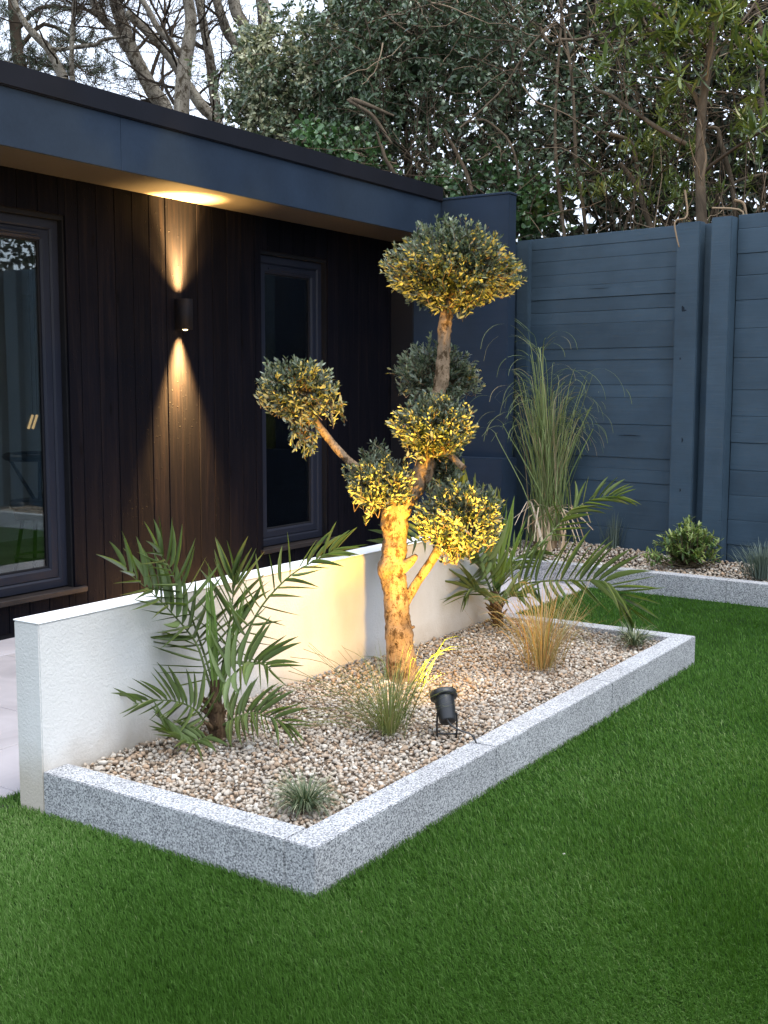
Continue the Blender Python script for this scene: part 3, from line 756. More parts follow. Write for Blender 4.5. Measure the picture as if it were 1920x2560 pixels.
for (u, v, rx, ry, dd, th, nt_, fb) in PADS:
    c = at(u, v, TD+dd); a, b_, e = rx*(TD+dd)/F_PX, ry*(TD+dd)/F_PX, rx*(TD+dd)/F_PX*th
    q = rvec(r, nt_); q[:, 2] = np.where(q[:, 2] < 0, q[:, 2]*fb, q[:, 2])
    wob = 1.03+.13*np.sin(q@np.array([4, 3, 5.])+u)+r.normal(0, .055, nt_)
    sc = (r.uniform(.55, 1.0, nt_)**.5*wob)[:, None]
    off = (q[:, :1]*a)*RT+(q[:, 1:2]*e)*FW+(q[:, 2:]*b_)*UP
    tipp = c+off*sc
    D = norm(off*.75+r.normal(0, .055, (nt_, 3))+np.array([0, 0, .10])*(1 if v < 1080 or v > 1100 else -1))
    K = 8; TL = r.uniform(.07, .14, nt_)
    root = tipp-D*TL[:, None]*.9
    bend = r.normal(0, .010, (nt_, 3))
    cc = np.stack([root, root+D*TL[:, None]*.5+bend, root+D*TL[:, None]*1.02], 1)
    tubes(gt, cc, np.tile(np.array([.0022, .0017, .0009]), (nt_, 1)), 3)
    core = c+off*sc*.15
    big = r.rand(nt_) < .22
    tubes(gt, np.stack([core, (core+root)/2+r.normal(0, .012, (nt_, 3)), root], 1)[big], np.tile(np.array([.004, .003, .002]), (big.sum(), 1)), 4)
    for k in range(K):
        t = (k+.7)/K
        P0 = root+D*TL[:, None]*t+bend*4*t*(1-t)
        sd0 = norm(np.cross(D, rvec(r, nt_)) if k == 0 else np.cross(D, sdp)); sdp = sd0
        for sgn in (-1, 1):
            dl = norm(D*(.7+.5*t)+sd0*sgn*.75+r.normal(0, .25, (nt_, 3)))
            keep = r.rand(nt_) < .9
            LP.append(P0[keep]); LD.append(dl[keep]); LN.append(norm(D+r.normal(0, .5, (nt_, 3)))[keep])
            LL_.append((r.uniform(.023, .039, nt_)*(1.05-.25*t))[keep]); LR.append(np.clip(-.15+.75*sc[:, 0]**2*r.uniform(.4, 1, nt_)+.35*t*r.rand(nt_)+r.normal(0, .12, nt_), 0, 1)[keep])  # leaf tone darkens towards pad cores, inner shade put into the colour
gt.build('twigs', MT['olivebark'], ol, kind='stuff')
LP, LD, LN, LL_, LR = map(np.concatenate, (LP, LD, LN, LL_, LR))
dep = (LP-CAM)@FW
score = -dep+r.normal(0, .12, len(LP)); pick = np.zeros(len(LP), bool); pick[np.argsort(-score)[:300]] = True
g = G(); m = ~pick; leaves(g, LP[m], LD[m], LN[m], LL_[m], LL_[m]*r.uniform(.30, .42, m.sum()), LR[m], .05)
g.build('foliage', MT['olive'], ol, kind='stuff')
g = G(); leaves(g, np.zeros((1, 3)), np.array([[0, 1., 0]]), np.array([[0, 0, 1.]]), 1, .37, np.array([.5]), .05)
lm = g.mesh('leaf', MT['oliveobj'])
def frame(P, D, Nn, sx=1, sy=1, sz=1):
    D = norm(D); X = norm(np.cross(D, Nn)); Z = np.cross(X, D)
    return Matrix(((X[0]*sx, D[0]*sy, Z[0]*sz, P[0]), (X[1]*sx, D[1]*sy, Z[1]*sz, P[1]), (X[2]*sx, D[2]*sy, Z[2]*sz, P[2]), (0, 0, 0, 1)))
for i in np.where(pick)[0]:
    o = bpy.data.objects.new('leaf', lm); COL.objects.link(o); o.parent = ol
    o.matrix_parent_inverse = Matrix.Translation(-ol.location); o.matrix_basis = frame(LP[i], LD[i], LN[i], LL_[i]*1.1, LL_[i]*1.1, LL_[i])

# ground spotlight
sp = thing('garden_spotlight', 'black plastic garden spotlight staked in the gravel and aimed at the olive tree', 'spotlight', (-.24, 1.19, .14))
aim = norm(np.array([-.66, .66, 1.05])); hc = np.array(at(1113, 1763, 4.64)); 
g = G(); lathe(g, hc-aim*.075, [(0, .0), (.030, 0), (.034, .006), (.037, .045), (.0375, .046), (.0385, .0475), (.043, .110), (.043, .118)], 28, aim); g.build('body', MT['blackplastic'], sp, smooth=True)
g = G(); lathe(g, hc-aim*.075, [(.043, .106), (.0555, .108), (.057, .112), (.057, .130), (.054, .132), (.047, .132), (.046, .122)], 32, aim); g.build('rim', MT['blackplastic'], sp)
g = G(); disc(g, hc+aim*.047, .046, aim, 28); g.build('lens', MT['lens'], sp)
hinge = hc-aim*.045
for s in (-1, 1):
    g = G(); a = hinge+RT*s*.039; b_ = a.copy(); b_[2] = .12; b_ -= RT*s*.002
    tubes(g, [[a+np.array([0, 0, .01]), a*.5+b_*.5+RT*s*.003, b_]], [[.0042, .004, .004]], 8); g.build('stake_arm', MT['blackplastic'], sp)
g = G(); a = hinge.copy(); a[2] = .155; tubes(g, [[a-RT*.04, a, a+RT*.04]], [[.004]*3], 8); g.build('cross_bar', MT['blackplastic'], sp)
g = G(); Cc = np.array([hc-aim*.075, at(1118, 1800, 4.56), at(1130, 1815, 4.52), at(1155, 1828, 4.50), at(1180, 1838, 4.49), at(1200, 1847, 4.48)])
Cc[-1][2] = .13; tubes(g, smooth_path(Cc, 16)[None], np.full((1, 16), .0038), 8); g.build('cable', MT['blackplastic'], sp, smooth=True)
for nm, en, sz0, bl, el in (('tree_uplight', 270, 96, 1.0, 55), ('tree_uplight_spill', 52, 140, .6, 42)):
    ld = bpy.data.lights.new(nm, 'SPOT'); ld.energy = en; ld.color = (1, .55, .055); ld.spot_size = math.radians(sz0); ld.spot_blend = bl; ld.shadow_soft_size = .035
    lo = bpy.data.objects.new(nm, ld); COL.objects.link(lo); lo.location = Vector(hc+aim*.060)
    dl_ = Vector((-.68*math.cos(math.radians(el)), .73*math.cos(math.radians(el)), math.sin(math.radians(el))))
    lo.rotation_euler = (-dl_).to_track_quat('Z', 'Y').to_euler(); lo.parent = sp; lo.matrix_parent_inverse = Matrix.Translation(-sp.location)

# ================================================================= PALMS
MT['frond'] = m_attr('palm_leaflet', [(0, c4(.075, .115, .026)), (.5, c4(.155, .215, .058)), (.85, c4(.25, .31, .10)), (1, c4(.38, .38, .17))], .4, .45, .3, (1, 1.1, .4, 1), objrand=True, back=c4(.15, .205, .075))
MT['rachis'] = m_plain('palm_rachis', c4(.12, .16, .055), .5, .3, .2, 60, .2)
MT['palmtrunk'] = m_bark('palm_trunk', c4(.03, .02, .013), c4(.085, .052, .03), c4(.16, .11, .06), 30, .3, False)
def leaflet_mesh(droop, seed):
    g = G(); ts = [0, .12, .35, .6, .82, 1]; ws = [.25, .8, 1, .85, .5, .04]; V = []
    for t, w_ in zip(ts, ws):
        z = -droop*t*t; V += [(-.5*w_, t, z+.12*w_), (0, t, z), (.5*w_, t, z+.12*w_)]
    Q = []
    for i in range(5):
        b_ = i*3; Q += [(b_, b_+1, b_+4, b_+3), (b_+1, b_+2, b_+5, b_+4)]
    V = np.array(V); V[:, 2] *= 1; g.add(V, Q); return g.mesh('leaflet', MT['frond'], smooth=True)
LFM = [leaflet_mesh(d, 0) for d in (.02, .08, .16, .28)]
def clampwall(C, margin=.07):
    C = C.copy()
    for i in range(len(C)):
        if C[i, 1] < L_+.1 and C[i, 0] < -W_+margin and C[i, 2] < 2:
            d = C[i]-CAM; C[i] = CAM+d*((-W_+margin-CAM[0])/d[0])
    return C
def palm(name, label, base, D, fronds, seed, trunk, spears):
    r = np.random.RandomState(seed)
    p = thing(name, label, 'palm', base, group='feather palms in the gravel bed')
    C, R = pxpath(trunk, D, 26); R = R*(1+.10*np.abs(np.sin(np.arange(26)*1.1))); g = G(); tubes(g, C[None], R[None], 12); g.build('trunk', MT['palmtrunk'], p)
    # stubs of cut leaf bases round the trunk
    g = G(); n = 26; k = r.randint(1, 16, n); dirs = norm(np.c_[r.normal(0, 1, (n, 2)), r.uniform(.6, 1.5, n)])
    cc = np.stack([C[k], C[k]+dirs*.035, C[k]+dirs*.075+np.array([0, 0, .015])], 1); tubes(g, cc, np.tile([.012, .010, .004], (n, 1)), 5); g.build('leaf_bases', MT['palmtrunk'], p, kind='stuff')
    for f in fronds:
        pts, n, l0, kw = f[0], f[1], f[2], (f[3] if len(f) > 3 else {})
        C, R = pxpath([(a, b_, kw.get('r', 2.6), (c[0] if c else 0)) for a, b_, *c in pts], D, 40)
        C = clampwall(C, kw.get('m', .07)); R = np.linspace(kw.get('r', 2.6)*1.5, .8, 40)*D/F_PX
        g = G(); tubes(g, C[None], R[None], 6); fr = g.build('frond', MT['rachis'], p, smooth=True)
        T = norm(np.gradient(C, axis=0)); view = norm(CAM-C[20])
        Nv = norm(np.array(kw.get('n', (0, 0, .6)))+view*kw.get('v', .75))
        t0 = kw.get('t0', .22); up = kw.get('lift', .22)
        for i in range(n):
            t = t0+(1-t0)*((i//2)+.5*(i % 2)*.6)/(n/2); t = min(t, .995)
            j = t*39; a = int(j); P = C[a]*(1-(j-a))+C[min(a+1, 39)]*(j-a); Tt = T[a]
            s = 1 if i % 2 else -1
            if kw.get('one') and s != kw['one'] and r.rand() < .75: continue
            Sd = norm(np.cross(Tt, Nv))*s; N2 = np.cross(norm(np.cross(Tt, Nv)), Tt)
            an = math.radians(kw.get('a0', 62)*(1-t)**.7+kw.get('a1', 16)+r.normal(0, 6))
            d = Tt*math.cos(an)+Sd*math.sin(an)+N2*(up+r.normal(0, .10))+r.normal(0, .05, 3)
            if kw.get('drop'): d = d+np.array([0, 0, -kw['drop']])
            ln = l0*(.62+.42*math.sin(math.pi*min(1, .12+.80*t)))*r.uniform(.86, 1.1)
            o = bpy.data.objects.new('leaflet', LFM[r.choice([0, 0, 1, 1, 2, 3] if kw.get('drop') else [0, 0, 0, 1, 1, 2])]); COL.objects.link(o); o.parent = fr
            o.matrix_basis = frame(P, d, N2+Sd*r.normal(0, .5)+r.normal(0, .25, 3), kw.get('w', .0062)*r.uniform(.8, 1.1), ln, ln)
    for (u0, v0, u1, v1, w_, n) in spears:
        g = G(); a = at(u0, v0, D); b_ = at(u1, v1, D); n_ = n; tt = np.linspace(0, 1, 7)
        C = np.array([[a+(b_-a)*t+RT*((q-(n_-1)/2)*w_*.32*math.sin(math.pi*min(1, t*.85+.05))) - FW*.006*abs(q-(n_-1)/2)+RT*r.normal(0, .002) for t in tt*(1-.07*abs(q-(n_-1)/2)*r.uniform(.4, 1.3))] for q in range(n_)])
        W = np.tile(np.array([.4, .8, 1, 1, .9, .6, .08])*w_*.55, (n_, 1))
        ribbons(g, C, W, np.tile(RT+.35*FW, (n_, 1))*1.0, np.clip(r.normal(.75, .12, n_), 0, 1)); g.build('spear', MT['spear'], p)
    return p
MT['spear'] = m_attr('unopened_frond', [(0, c4(.06, .11, .02)), (.6, c4(.115, .20, .035)), (1, c4(.19, .27, .07))], .45, .4, .3, (1, 1.1, .4, 1))
Z = lambda x, y: (200+x/2.074, 1250+y/2.074)
def zz(l): return [Z(a[0], a[1])+tuple(a[2:]) for a in l]
palm('palm_tree', 'young feather palm nearest the end of the white wall, fronds fanned wide', (-1.0, .588, .15), 4.62, [
 (zz([(690, 1010, 0), (655, 900, 0), (600, 740, .02), (480, 590, .05), (360, 470, .06), (215, 352, .05)]), 38, .225, dict(t0=.16)),
 (zz([(700, 1000, .03), (660, 850, .1), (590, 640, .2), (520, 470, .25), (450, 330, .25), (400, 270, .22)]), 28, .20, dict(t0=.3)),
 (zz([(710, 1000, 0), (745, 830, .02), (775, 640, .05), (795, 480, .06), (800, 375, .05)]), 20, .23, dict(t0=.35, a0=40)),
 (zz([(715, 1030, 0), (760, 900, -.02), (850, 720, -.05), (950, 540, -.08), (1100, 385, -.1), (1270, 290, -.1), (1330, 262, -.1)]), 36, .17, dict(t0=.22)),
 (zz([(715, 1060, 0), (760, 950, -.1), (850, 860, -.24), (930, 848, -.32), (990, 875, -.36)]), 22, .19, dict(t0=.25, n=(0, 0, .5), v=.9)),
 (zz([(690, 1150, 0), (650, 1150, -.02), (600, 1090, -.05), (520, 1050, -.1), (420, 1038, -.15), (275, 1058, -.18)]), 34, .165, dict(t0=.25, v=1.0)),
 (zz([(720, 1180, 0), (790, 1140, -.05), (880, 1105, -.1), (960, 1118, -.14), (1080, 1170, -.16)]), 30, .165, dict(t0=.2, v=.8)),
 (zz([(700, 1210, 0), (640, 1240, -.1), (570, 1262, -.18), (500, 1235, -.22), (430, 1185, -.24)]), 26, .15, dict(t0=.2, n=(0, 0, 1), v=.5)),
], 31, [(547, 1868, 22, 0), (545, 1835, 21, 0), (541, 1790, 18, 0), (538, 1745, 15, 0), (537, 1700, 10, 0)],
 [(*Z(705, 1020), *Z(668, 325), .017, 7), (*Z(730, 1000), *Z(872, 400), .014, 7)])
Y = lambda x, y: (1000+x/4.1475, 1250+y/4.1475)
def yy_(l): return [Y(a[0], a[1])+tuple(a[2:]) for a in l]
palm('palm_tree', 'feather palm at the far end of the bed, its fronds arching over the lawn', (-1.13, 3.33, .15), 6.78, [
 (yy_([(985, 1080, 0), (940, 930, 0), (850, 730, 0), (740, 620, 0), (640, 560, 0)]), 30, .26, dict(t0=.2)),
 (yy_([(990, 1050, 0), (960, 800, .0), (900, 600, -.1), (780, 450, -.2), (500, 400, -.3), (150, 430, -.35), (-60, 500, -.35)]), 34, .27, dict(t0=.3)),
 ([(1240, 1500, 0), (1262, 1478, -.05), (1310, 1460, -.12), (1375, 1452, -.2), (1440, 1452, -.25), (1505, 1455, -.3), (1548, 1485, -.32), (1578, 1530, -.34)], 46, .30, dict(t0=.22, r=2.3, n=(0, 0, .5), v=.9, w=.0105)),
 ([(1240, 1480, 0), (1270, 1440, .05), (1330, 1380, .1), (1385, 1325, .15), (1428, 1277, .2), (1495, 1247, .2), (1545, 1243, .2)], 34, .20, dict(t0=.45, r=2)),
 (yy_([(1010, 1000, 0), (1060, 800, .1), (1150, 650, .2), (1290, 560, .25), (1400, 540, .25)]), 24, .2, dict(t0=.3)),
 (yy_([(980, 1090, 0), (900, 1010, -.1), (830, 960, -.2), (740, 930, -.25), (660, 1010, -.28)]), 22, .2, dict(t0=.3, v=.5)),
 (yy_([(1000, 1000, 0), (930, 600, .1), (780, 200, .2), (620, -60, .3), (560, -200, .3)]), 26, .22, dict(t0=.4)),
 (yy_([(1000, 1000, 0), (1030, 700, .05), (1020, 400, .1), (990, 150, .1), (960, 50, .1)]), 18, .2, dict(t0=.4, a0=30)),
 (yy_([(985, 1120, 0), (1050, 1060, -.1), (1150, 1000, -.2), (1250, 1010, -.26)]), 18, .18, dict(t0=.3, v=.5)),
], 32, [(1250, 1575, 13, 0), (1244, 1545, 13, 0), (1238, 1510, 13, 0), (1237, 1478, 10, 0)],
 [(1240, 1490, *Y(1190, -60), .022, 6), (1240, 1490, *Y(1320, 160), .016, 5), (1238, 1490, *Y(1110, 40), .016, 5), (1238, 1490, 1225, 1300, .018, 5)])

# ================================================================= GRASSES
def tuft(name, label, cat, base, n, h, spread, wid, mats, seed, curl=1.0, upr=.75, r0=.03, group=None, extra=None, part='blades', lean=None):
    r = np.random.RandomState(seed); g = G(); base = np.array(base, float); Sg = 9
    a = r.uniform(0, 2*np.pi, n); out_ = np.stack([np.cos(a), np.sin(a), np.zeros(n)], 1)
    P = base+out_*np.abs(r.normal(0, r0, n))[:, None]
    L = h*r.uniform(.55, 1.12, n); el = np.clip(r.normal(upr, .22, n), .15, 1.5)
    C = np.zeros((n, Sg, 3)); C[:, 0] = P
    cu = r.uniform(.2, 1.0, n)*curl*spread
    for i in range(1, Sg):
        t = i/(Sg-1); ang = np.pi/2-(np.pi/2-el*np.pi/2)*.6-cu*t**1.6*2.0
        ang = np.maximum(ang, -1.2)
        d = out_*np.cos(ang)[:, None]+np.array([0, 0, 1.])*np.sin(ang)[:, None]+r.normal(0, .03, (n, 3))
        if lean is not None: d += np.array(lean)*t
        C[:, i] = C[:, i-1]+norm(d)*(L/(Sg-1))[:, None]
    C[:, :, 2] = np.maximum(C[:, :, 2], base[2]+.004+.01*r.rand(n, 1))
    W = wid*r.uniform(.6, 1.2, n)[:, None]*np.array([.7, 1, 1, 1, .9, .8, .65, .45, .12])[None]
    side = np.stack([-np.sin(a), np.cos(a), r.normal(0, .3, n)], 1)
    ribbons(g, C, W, side, r.uniform(0, 1, n))
    if extra: extra(g, r)
    o = thing(name, label, cat, tuple(base), group=group or 'grass clumps in the two gravel beds')
    g.build(part, mats, o, kind='stuff'); return o
MT['fountain'] = m_attr('green_grass_blade', [(0, c4(.30, .24, .13)), (.18, c4(.14, .15, .05)), (.5, c4(.12, .17, .05)), (1, c4(.26, .28, .12))], .5, .3, .3, (1, 1, .4, 1))
MT['bronze'] = m_attr('bronze_sedge_blade', [(0, c4(.34, .19, .08)), (.3, c4(.46, .28, .12)), (.55, c4(.34, .28, .12)), (.8, c4(.22, .23, .09)), (1, c4(.58, .44, .25))], .5, .3, .3, (1, .9, .5, 1))
MT['varieg'] = m_attr('variegated_sedge_blade', [(0, c4(.03, .055, .026)), (.5, c4(.07, .105, .05)), (.72, c4(.20, .23, .13)), (1, c4(.42, .42, .28))], .5, .3, .2)
MT['blue'] = m_attr('blue_grass_blade', [(0, c4(.07, .10, .085)), (1, c4(.15, .19, .16))], .6, .2, .2)
MT['pampas'] = m_attr('tall_grass_blade', [(0, c4(.26, .20, .12)), (.15, c4(.11, .13, .045)), (.55, c4(.13, .185, .055)), (.9, c4(.22, .26, .10)), (1, c4(.32, .28, .15))], .5, .3, .3, (1, 1, .5, 1))
MT['straw'] = m_attr('dry_sheath', [(0, c4(.24, .16, .09)), (.6, c4(.45, .34, .22)), (1, c4(.60, .50, .38))], .7, .2, .15)
arcs = []
def fount(g, r):
    # long arching blades over the gravel, picked out by the spotlight
    P0 = at(1030, 1740, 4.75)
    for tip, mid in (((1206, 1612, 4.6), (1120, 1592, 4.68)), ((1178, 1618, 4.6), (1110, 1622, 4.68)), ((1150, 1622, 4.66), (1085, 1634, 4.7)), ((1110, 1633, 4.7), (1068, 1650, 4.72)), ((1040, 1652, 4.8), (1028, 1648, 4.8)), ((905, 1640, 4.8), (955, 1650, 4.8))):
        a = at(1000+r.uniform(-12, 25), 1800, 4.75); C = smooth_path([a, (a+at(*mid))/2+UP*.02, at(*mid), at(*tip)], 9)
        arcs.append(C)
    for k in range(46):          # thin dry strands lying out to the left
        a = at(960+r.uniform(-30, 30), 1840+r.uniform(-25, 10), 4.72); e = at(r.uniform(690, 900), r.uniform(1600, 1900), 4.7+r.uniform(-.1, .2)); e[2] = max(e[2], .15)
        m_ = (a+e)/2+np.array([0, 0, r.uniform(.03, .12)]); C = smooth_path([a, m_, e], 9)
        ribbons(g, C[None], np.full((1, 9), .0022), UP[None], np.array([r.choice([.02, .4, .95])]))
fb = onz(975, 1838)
tuft('grass_clump', 'green fountain grass in front of the olive trunk with long arching blades', 'ornamental grass', (fb[0], fb[1], .15), 270, .36, .5, .0028, MT['fountain'], 41, .9, .64, .035, extra=fount)
ga = G(); tubes(ga, np.array(arcs), np.tile([.0016, .0018, .0019, .0019, .0018, .0016, .0013, .0010, .0005], (len(arcs), 1)), 5, np.full(len(arcs), .5))
MT['arch'] = m_attr('arching_blade', [(0, c4(.022, .045, .008)), (1, c4(.03, .055, .01))], .6, .1)
fg = [o for o in bpy.data.objects if o.get('label', '').startswith('green fountain grass')][0]
ga.build('arching_blades', MT['arch'], fg, kind='stuff')
ob = onz(1355, 1668)
def obx(g, r):
    for k in range(40):
        a = at(1350+r.uniform(-35, 35), 1660, 5.9); uu = r.uniform(1180, 1500); vv = 1640-abs(r.normal(0, 90)) if abs(uu-1350) > 90 else r.uniform(1450, 1600)
        e = at(uu, vv, 5.9+r.uniform(-.25, .3)); m_ = a*.4+e*.6+np.array([0, 0, r.uniform(.08, .18)]); C = smooth_path([a, m_, e], 9)
        ribbons(g, C[None], np.linspace(.0042, .0015, 9)[None], UP[None]+RT[None]*.5, np.array([r.rand()]))
tuft('grass_clump', 'bronze orange sedge beside the far palm, fine blades spraying upward', 'ornamental grass', (ob[0], ob[1], .14), 270, .50, .46, .0036, MT['bronze'], 42, .9, .64, .06, extra=obx)
vb = onz(762, 2022, .14)
tuft('grass_clump', 'small cream striped sedge tuft in the near corner of the bed', 'ornamental grass', (vb[0], vb[1], .135), 520, .155, 1.0, .0027, MT['varieg'], 43, 1.2, .55, .02)
v2 = onz(1585, 1608)
tuft('grass_clump', 'small cream striped sedge tuft in the far corner of the bed', 'ornamental grass', (v2[0], v2[1], .135), 240, .15, 1.0, .0045, MT['varieg'], 44, 1.1, .6, .025)
b3 = onz(1532, 1380)
tuft('grass_clump', 'small upright blue grey grass between the tall grass and the green shrub', 'ornamental grass', (b3[0], b3[1], .15), 110, .34, .25, .006, MT['blue'], 45, .5, 1.0, .04)
b4 = onz(1905, 1448)
tuft('grass_clump', 'blue green grass mound at the right edge of the far bed', 'ornamental grass', (b4[0], b4[1], .15), 420, .28, .6, .006, MT['blue'], 46, .8, .8, .06)
for i, (x_, s_) in enumerate(((1.1, 47), (2.6, 48))):
    pass
# tall pampas style grass
def pamp(n, seed):
    r = np.random.RandomState(seed); g = G(); D = 9.9; Sg = 20
    C = []; W = []; rn = []
    for k in range(n):
        u0 = 1368+r.normal(0, 20); ut = 1372+r.normal(0, 44); vt = r.uniform(960, 1140); tall = r.rand() < .06
        if tall: vt = r.uniform(850, 930); ut = 1352+r.normal(0, 12)
        d0 = D+r.normal(0, .06); side = np.sign(r.normal()+(ut-1365)/30)
        cl = abs(r.normal(0, 1))*.6+.25
        a = at(u0, 1352, d0); b_ = at((u0*.6+ut*.4), (1352+vt)/2, d0+r.normal(0, .05)); c = at(ut, vt, d0+r.normal(0, .12))
        Rr = r.uniform(18, 62)*(1.15 if tall else 1); rot = r.uniform(-.25, .35); dz = r.normal(0, .12)
        arc = [at(ut+side*Rr*ax_, vt-Rr*(ay_+rot*ax_), d0+dz*ax_) for ax_, ay_ in ((.28, .62), (.85, 1.0), (1.5, .85), (1.95, .35), (2.1, -.25))]
        pts = [a, b_, c]+arc[:r.choice([1, 2, 3, 4, 5, 5, 5])]
        C.append(smooth_path(pts, Sg)); w_ = r.uniform(.0045, .009)
        W.append(w_*np.concatenate([np.ones(5), np.linspace(.85, .5, 4), np.linspace(.48, .36, Sg-9)])); rn.append(r.rand())
    C = np.array(C); W = np.array(W); ribbons(g, C, W, np.tile(RT, (n, 1))+r.normal(0, .4, (n, 3)), np.array(rn)); return g
pb = at(1368, 1366, 9.9)
pg = thing('tall_grass', 'tall pampas like grass clump against the fence with curled blade tips', 'ornamental grass', (pb[0], pb[1], .16))
pamp(270, 51).build('blades', MT['pampas'], pg, kind='stuff')
r = np.random.RandomState(52); g = G(); C = []; 
for k in range(46):
    u0 = 1366+r.normal(0, 16); a = at(u0, 1375, 9.82+r.normal(0, .05)); b_ = at(u0+r.normal(0, 9)-4, r.uniform(1270, 1320), 9.82); pts = [a, (a+b_)/2, b_]
    if r.rand() < .45: s_ = r.choice([-1, 1]); pts += [at(u0+s_*r.uniform(20, 50), r.uniform(1245, 1290), 9.8), at(u0+s_*r.uniform(45, 95), r.uniform(1290, 1370), 9.75)]
    C.append(smooth_path(pts, 10))
ribbons(g, np.array(C), np.tile(np.linspace(.028, .007, 10), (46, 1)), np.tile(RT, (46, 1))+r.normal(0, .3, (46, 3)), r.rand(46)); g.build('dry_sheaths', MT['straw'], pg, kind='stuff')

# evergreen shrub in the far bed
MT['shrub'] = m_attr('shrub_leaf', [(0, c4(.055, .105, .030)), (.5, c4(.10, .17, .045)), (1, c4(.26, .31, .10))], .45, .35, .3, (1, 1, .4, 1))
MT['stem'] = m_bark('shrub_stem', c4(.07, .055, .035), c4(.13, .10, .06), c4(.2, .16, .1), 20, .4, False)
r = np.random.RandomState(61); sb = at(1722, 1418, 8.95)
sh = thing('shrub', 'rounded lime green shrub with leaf rosettes in front of the fence post', 'shrub', (sb[0], sb[1], .15))
n = 95; tu = 1722+r.normal(0, 42, n); tv = 1408-np.abs(r.uniform(15, 118, n))*np.clip(1-np.abs(tu-1722)/150, .25, 1); tips = at_np(tu, tv, 8.95+r.normal(0, .13, n))
tips = np.where(np.abs(tu-1722)[:, None] > 200, tips, tips); b0 = np.tile(np.array([sb[0], sb[1], .16]), (n, 1))+r.normal(0, .03, (n, 3))*np.array([1, 1, 0])
g = G(); tubes(g, np.stack([b0, (b0*.5+tips*.5)+r.normal(0, .02, (n, 3))-np.array([0, 0, .03]), tips], 1), np.tile([.006, .004, .003], (n, 1)), 4); g.build('stems', MT['stem'], sh, kind='stuff')
K = 16; P = np.repeat(tips, K, 0)-np.tile(np.linspace(0, .10, K), n)[:, None]*norm(np.repeat(tips-b0, K, 0)); D = norm(np.repeat(norm(tips-b0), K, 0)*.5+rvec(r, n*K)*.9+np.array([0, 0, .15]))
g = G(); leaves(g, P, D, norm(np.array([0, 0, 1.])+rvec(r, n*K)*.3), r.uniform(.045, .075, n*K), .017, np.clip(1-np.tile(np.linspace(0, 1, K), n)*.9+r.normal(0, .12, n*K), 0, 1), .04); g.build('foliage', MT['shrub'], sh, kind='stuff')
kb['group'] = kb2['group'] = 'granite kerbs of the gravel beds'

# ================================================================= TREES BEYOND THE FENCE
MT['lichen'] = m_bark('grey_bark', c4(.10, .085, .066), c4(.19, .165, .13), c4(.30, .27, .21), 7, .35, True)
MT['twig'] = m_attr('brown_twig', [(0, c4(.022, .017, .012)), (.5, c4(.060, .043, .029)), (.85, c4(.15, .108, .07)), (1, c4(.30, .225, .15))], .85, .1)
def treelabel(name, label, base, group=None): return thing(name, label, 'tree', tuple(base), group=group)
def baretree(label, paths, D, seed, ntw=(24, 110, 420), Ls=(1.9, 1.1, .55), base=None):
    r = np.random.RandomState(seed); g = G(); first = None; Cs, Rs, extra_ = [], [], []
    for pts in paths:
        if pts[0][1] > 240: pts = [(pts[0][0]+(pts[0][0]-pts[1][0])*1.2, pts[0][1]+330, pts[0][2]*1.1), (pts[0][0]+(pts[0][0]-pts[1][0])*.7, pts[0][1]+120, pts[0][2]*1.05)]+pts
        C, R = pxpath(pts, D, 30); Cs.append(C); Rs.append(R)
        if first is None: first = C[0]; tubes(g, C[None], R[None], 10)
        else: g2 = G(); tubes(g2, C[None], R[None], 10); extra_.append(g2)
    b0 = np.array([first[0], first[1], 0.]); 
    t = treelabel('bare_tree', label, b0, 'bare trees beyond the garden room')
    low = smooth_path([b0, (b0+first)/2+np.array([.05, 0, 0]), first], 8); tubes(g, low[None], np.linspace(Rs[0][0]*1.25, Rs[0][0], 8)[None], 10)
    g.build('trunk', MT['lichen'], t, smooth=True)
    for g2 in extra_: g2.build('limb', MT['lichen'], t, smooth=True)
    g = G(); C1, R1 = np.array(Cs), np.array(Rs); l = [(C1, R1)]
    for n, L, an, rf in zip(ntw, Ls, (1.0, .9, .8), (.34, .5, .55)):
        c, q = spawn(r, l[-1][0], l[-1][1], n, L, an, .12, 9 if n < 100 else 7, .20, rf, .1, .02, .0035); tubes(g, c, q, 5 if n < 100 else 3, r.rand(n)*.6); l.append((c, q))
    c, q = spawn(r, l[-1][0], l[-1][1], ntw[-1]*2, Ls[-1]*.5, .8, .1, 5, .22, .6, .1, 0, .0028); tubes(g, c, q, 3, r.rand(len(c))*.5)
    g.build('branches', MT['twig'], t, kind='stuff'); return t, l
A = lambda x, y: (x/2.765, y/2.765)
def aa(l): return [A(a[0], a[1])+tuple(a[2:]) for a in l]
baretree('leaning grey trunk in the middle of the bare trees above the roof', [aa([(1140, 760, 21), (1060, 640, 20), (985, 500, 18), (915, 360, 18), (860, 200, 17), (810, 60, 16), (770, -120, 15)]), aa([(880, 340, 12), (790, 210, 11), (700, 120, 11), (650, 20, 10), (610, -120, 9), (580, -240, 8), (560, -300, 7)])], 17, 71)
N1 = (8, 40, 150)
baretree('bare trunk leaning left, crossing behind the upright forked trunk beside the holly', [aa([(1500, 860, 14), (1400, 740, 15), (1290, 580, 14), (1200, 430, 13), (1090, 290, 13), (980, 180, 12), (880, 90, 10)])], 15.9, 72, N1)
baretree('thick upright forked bare trunk over the roof edge, left of the holly', [aa([(1255, 760, 20), (1262, 600, 19), (1280, 430, 18), (1310, 260, 16), (1320, 120, 15), (1295, -20, 14), (1280, -200, 12)]), aa([(1275, 400, 10), (1180, 290, 9), (1090, 190, 8), (1020, 60, 7), (960, -30, 7), (900, -120, 6), (880, -200, 5)])], 15.2, 76, (14, 70, 260))
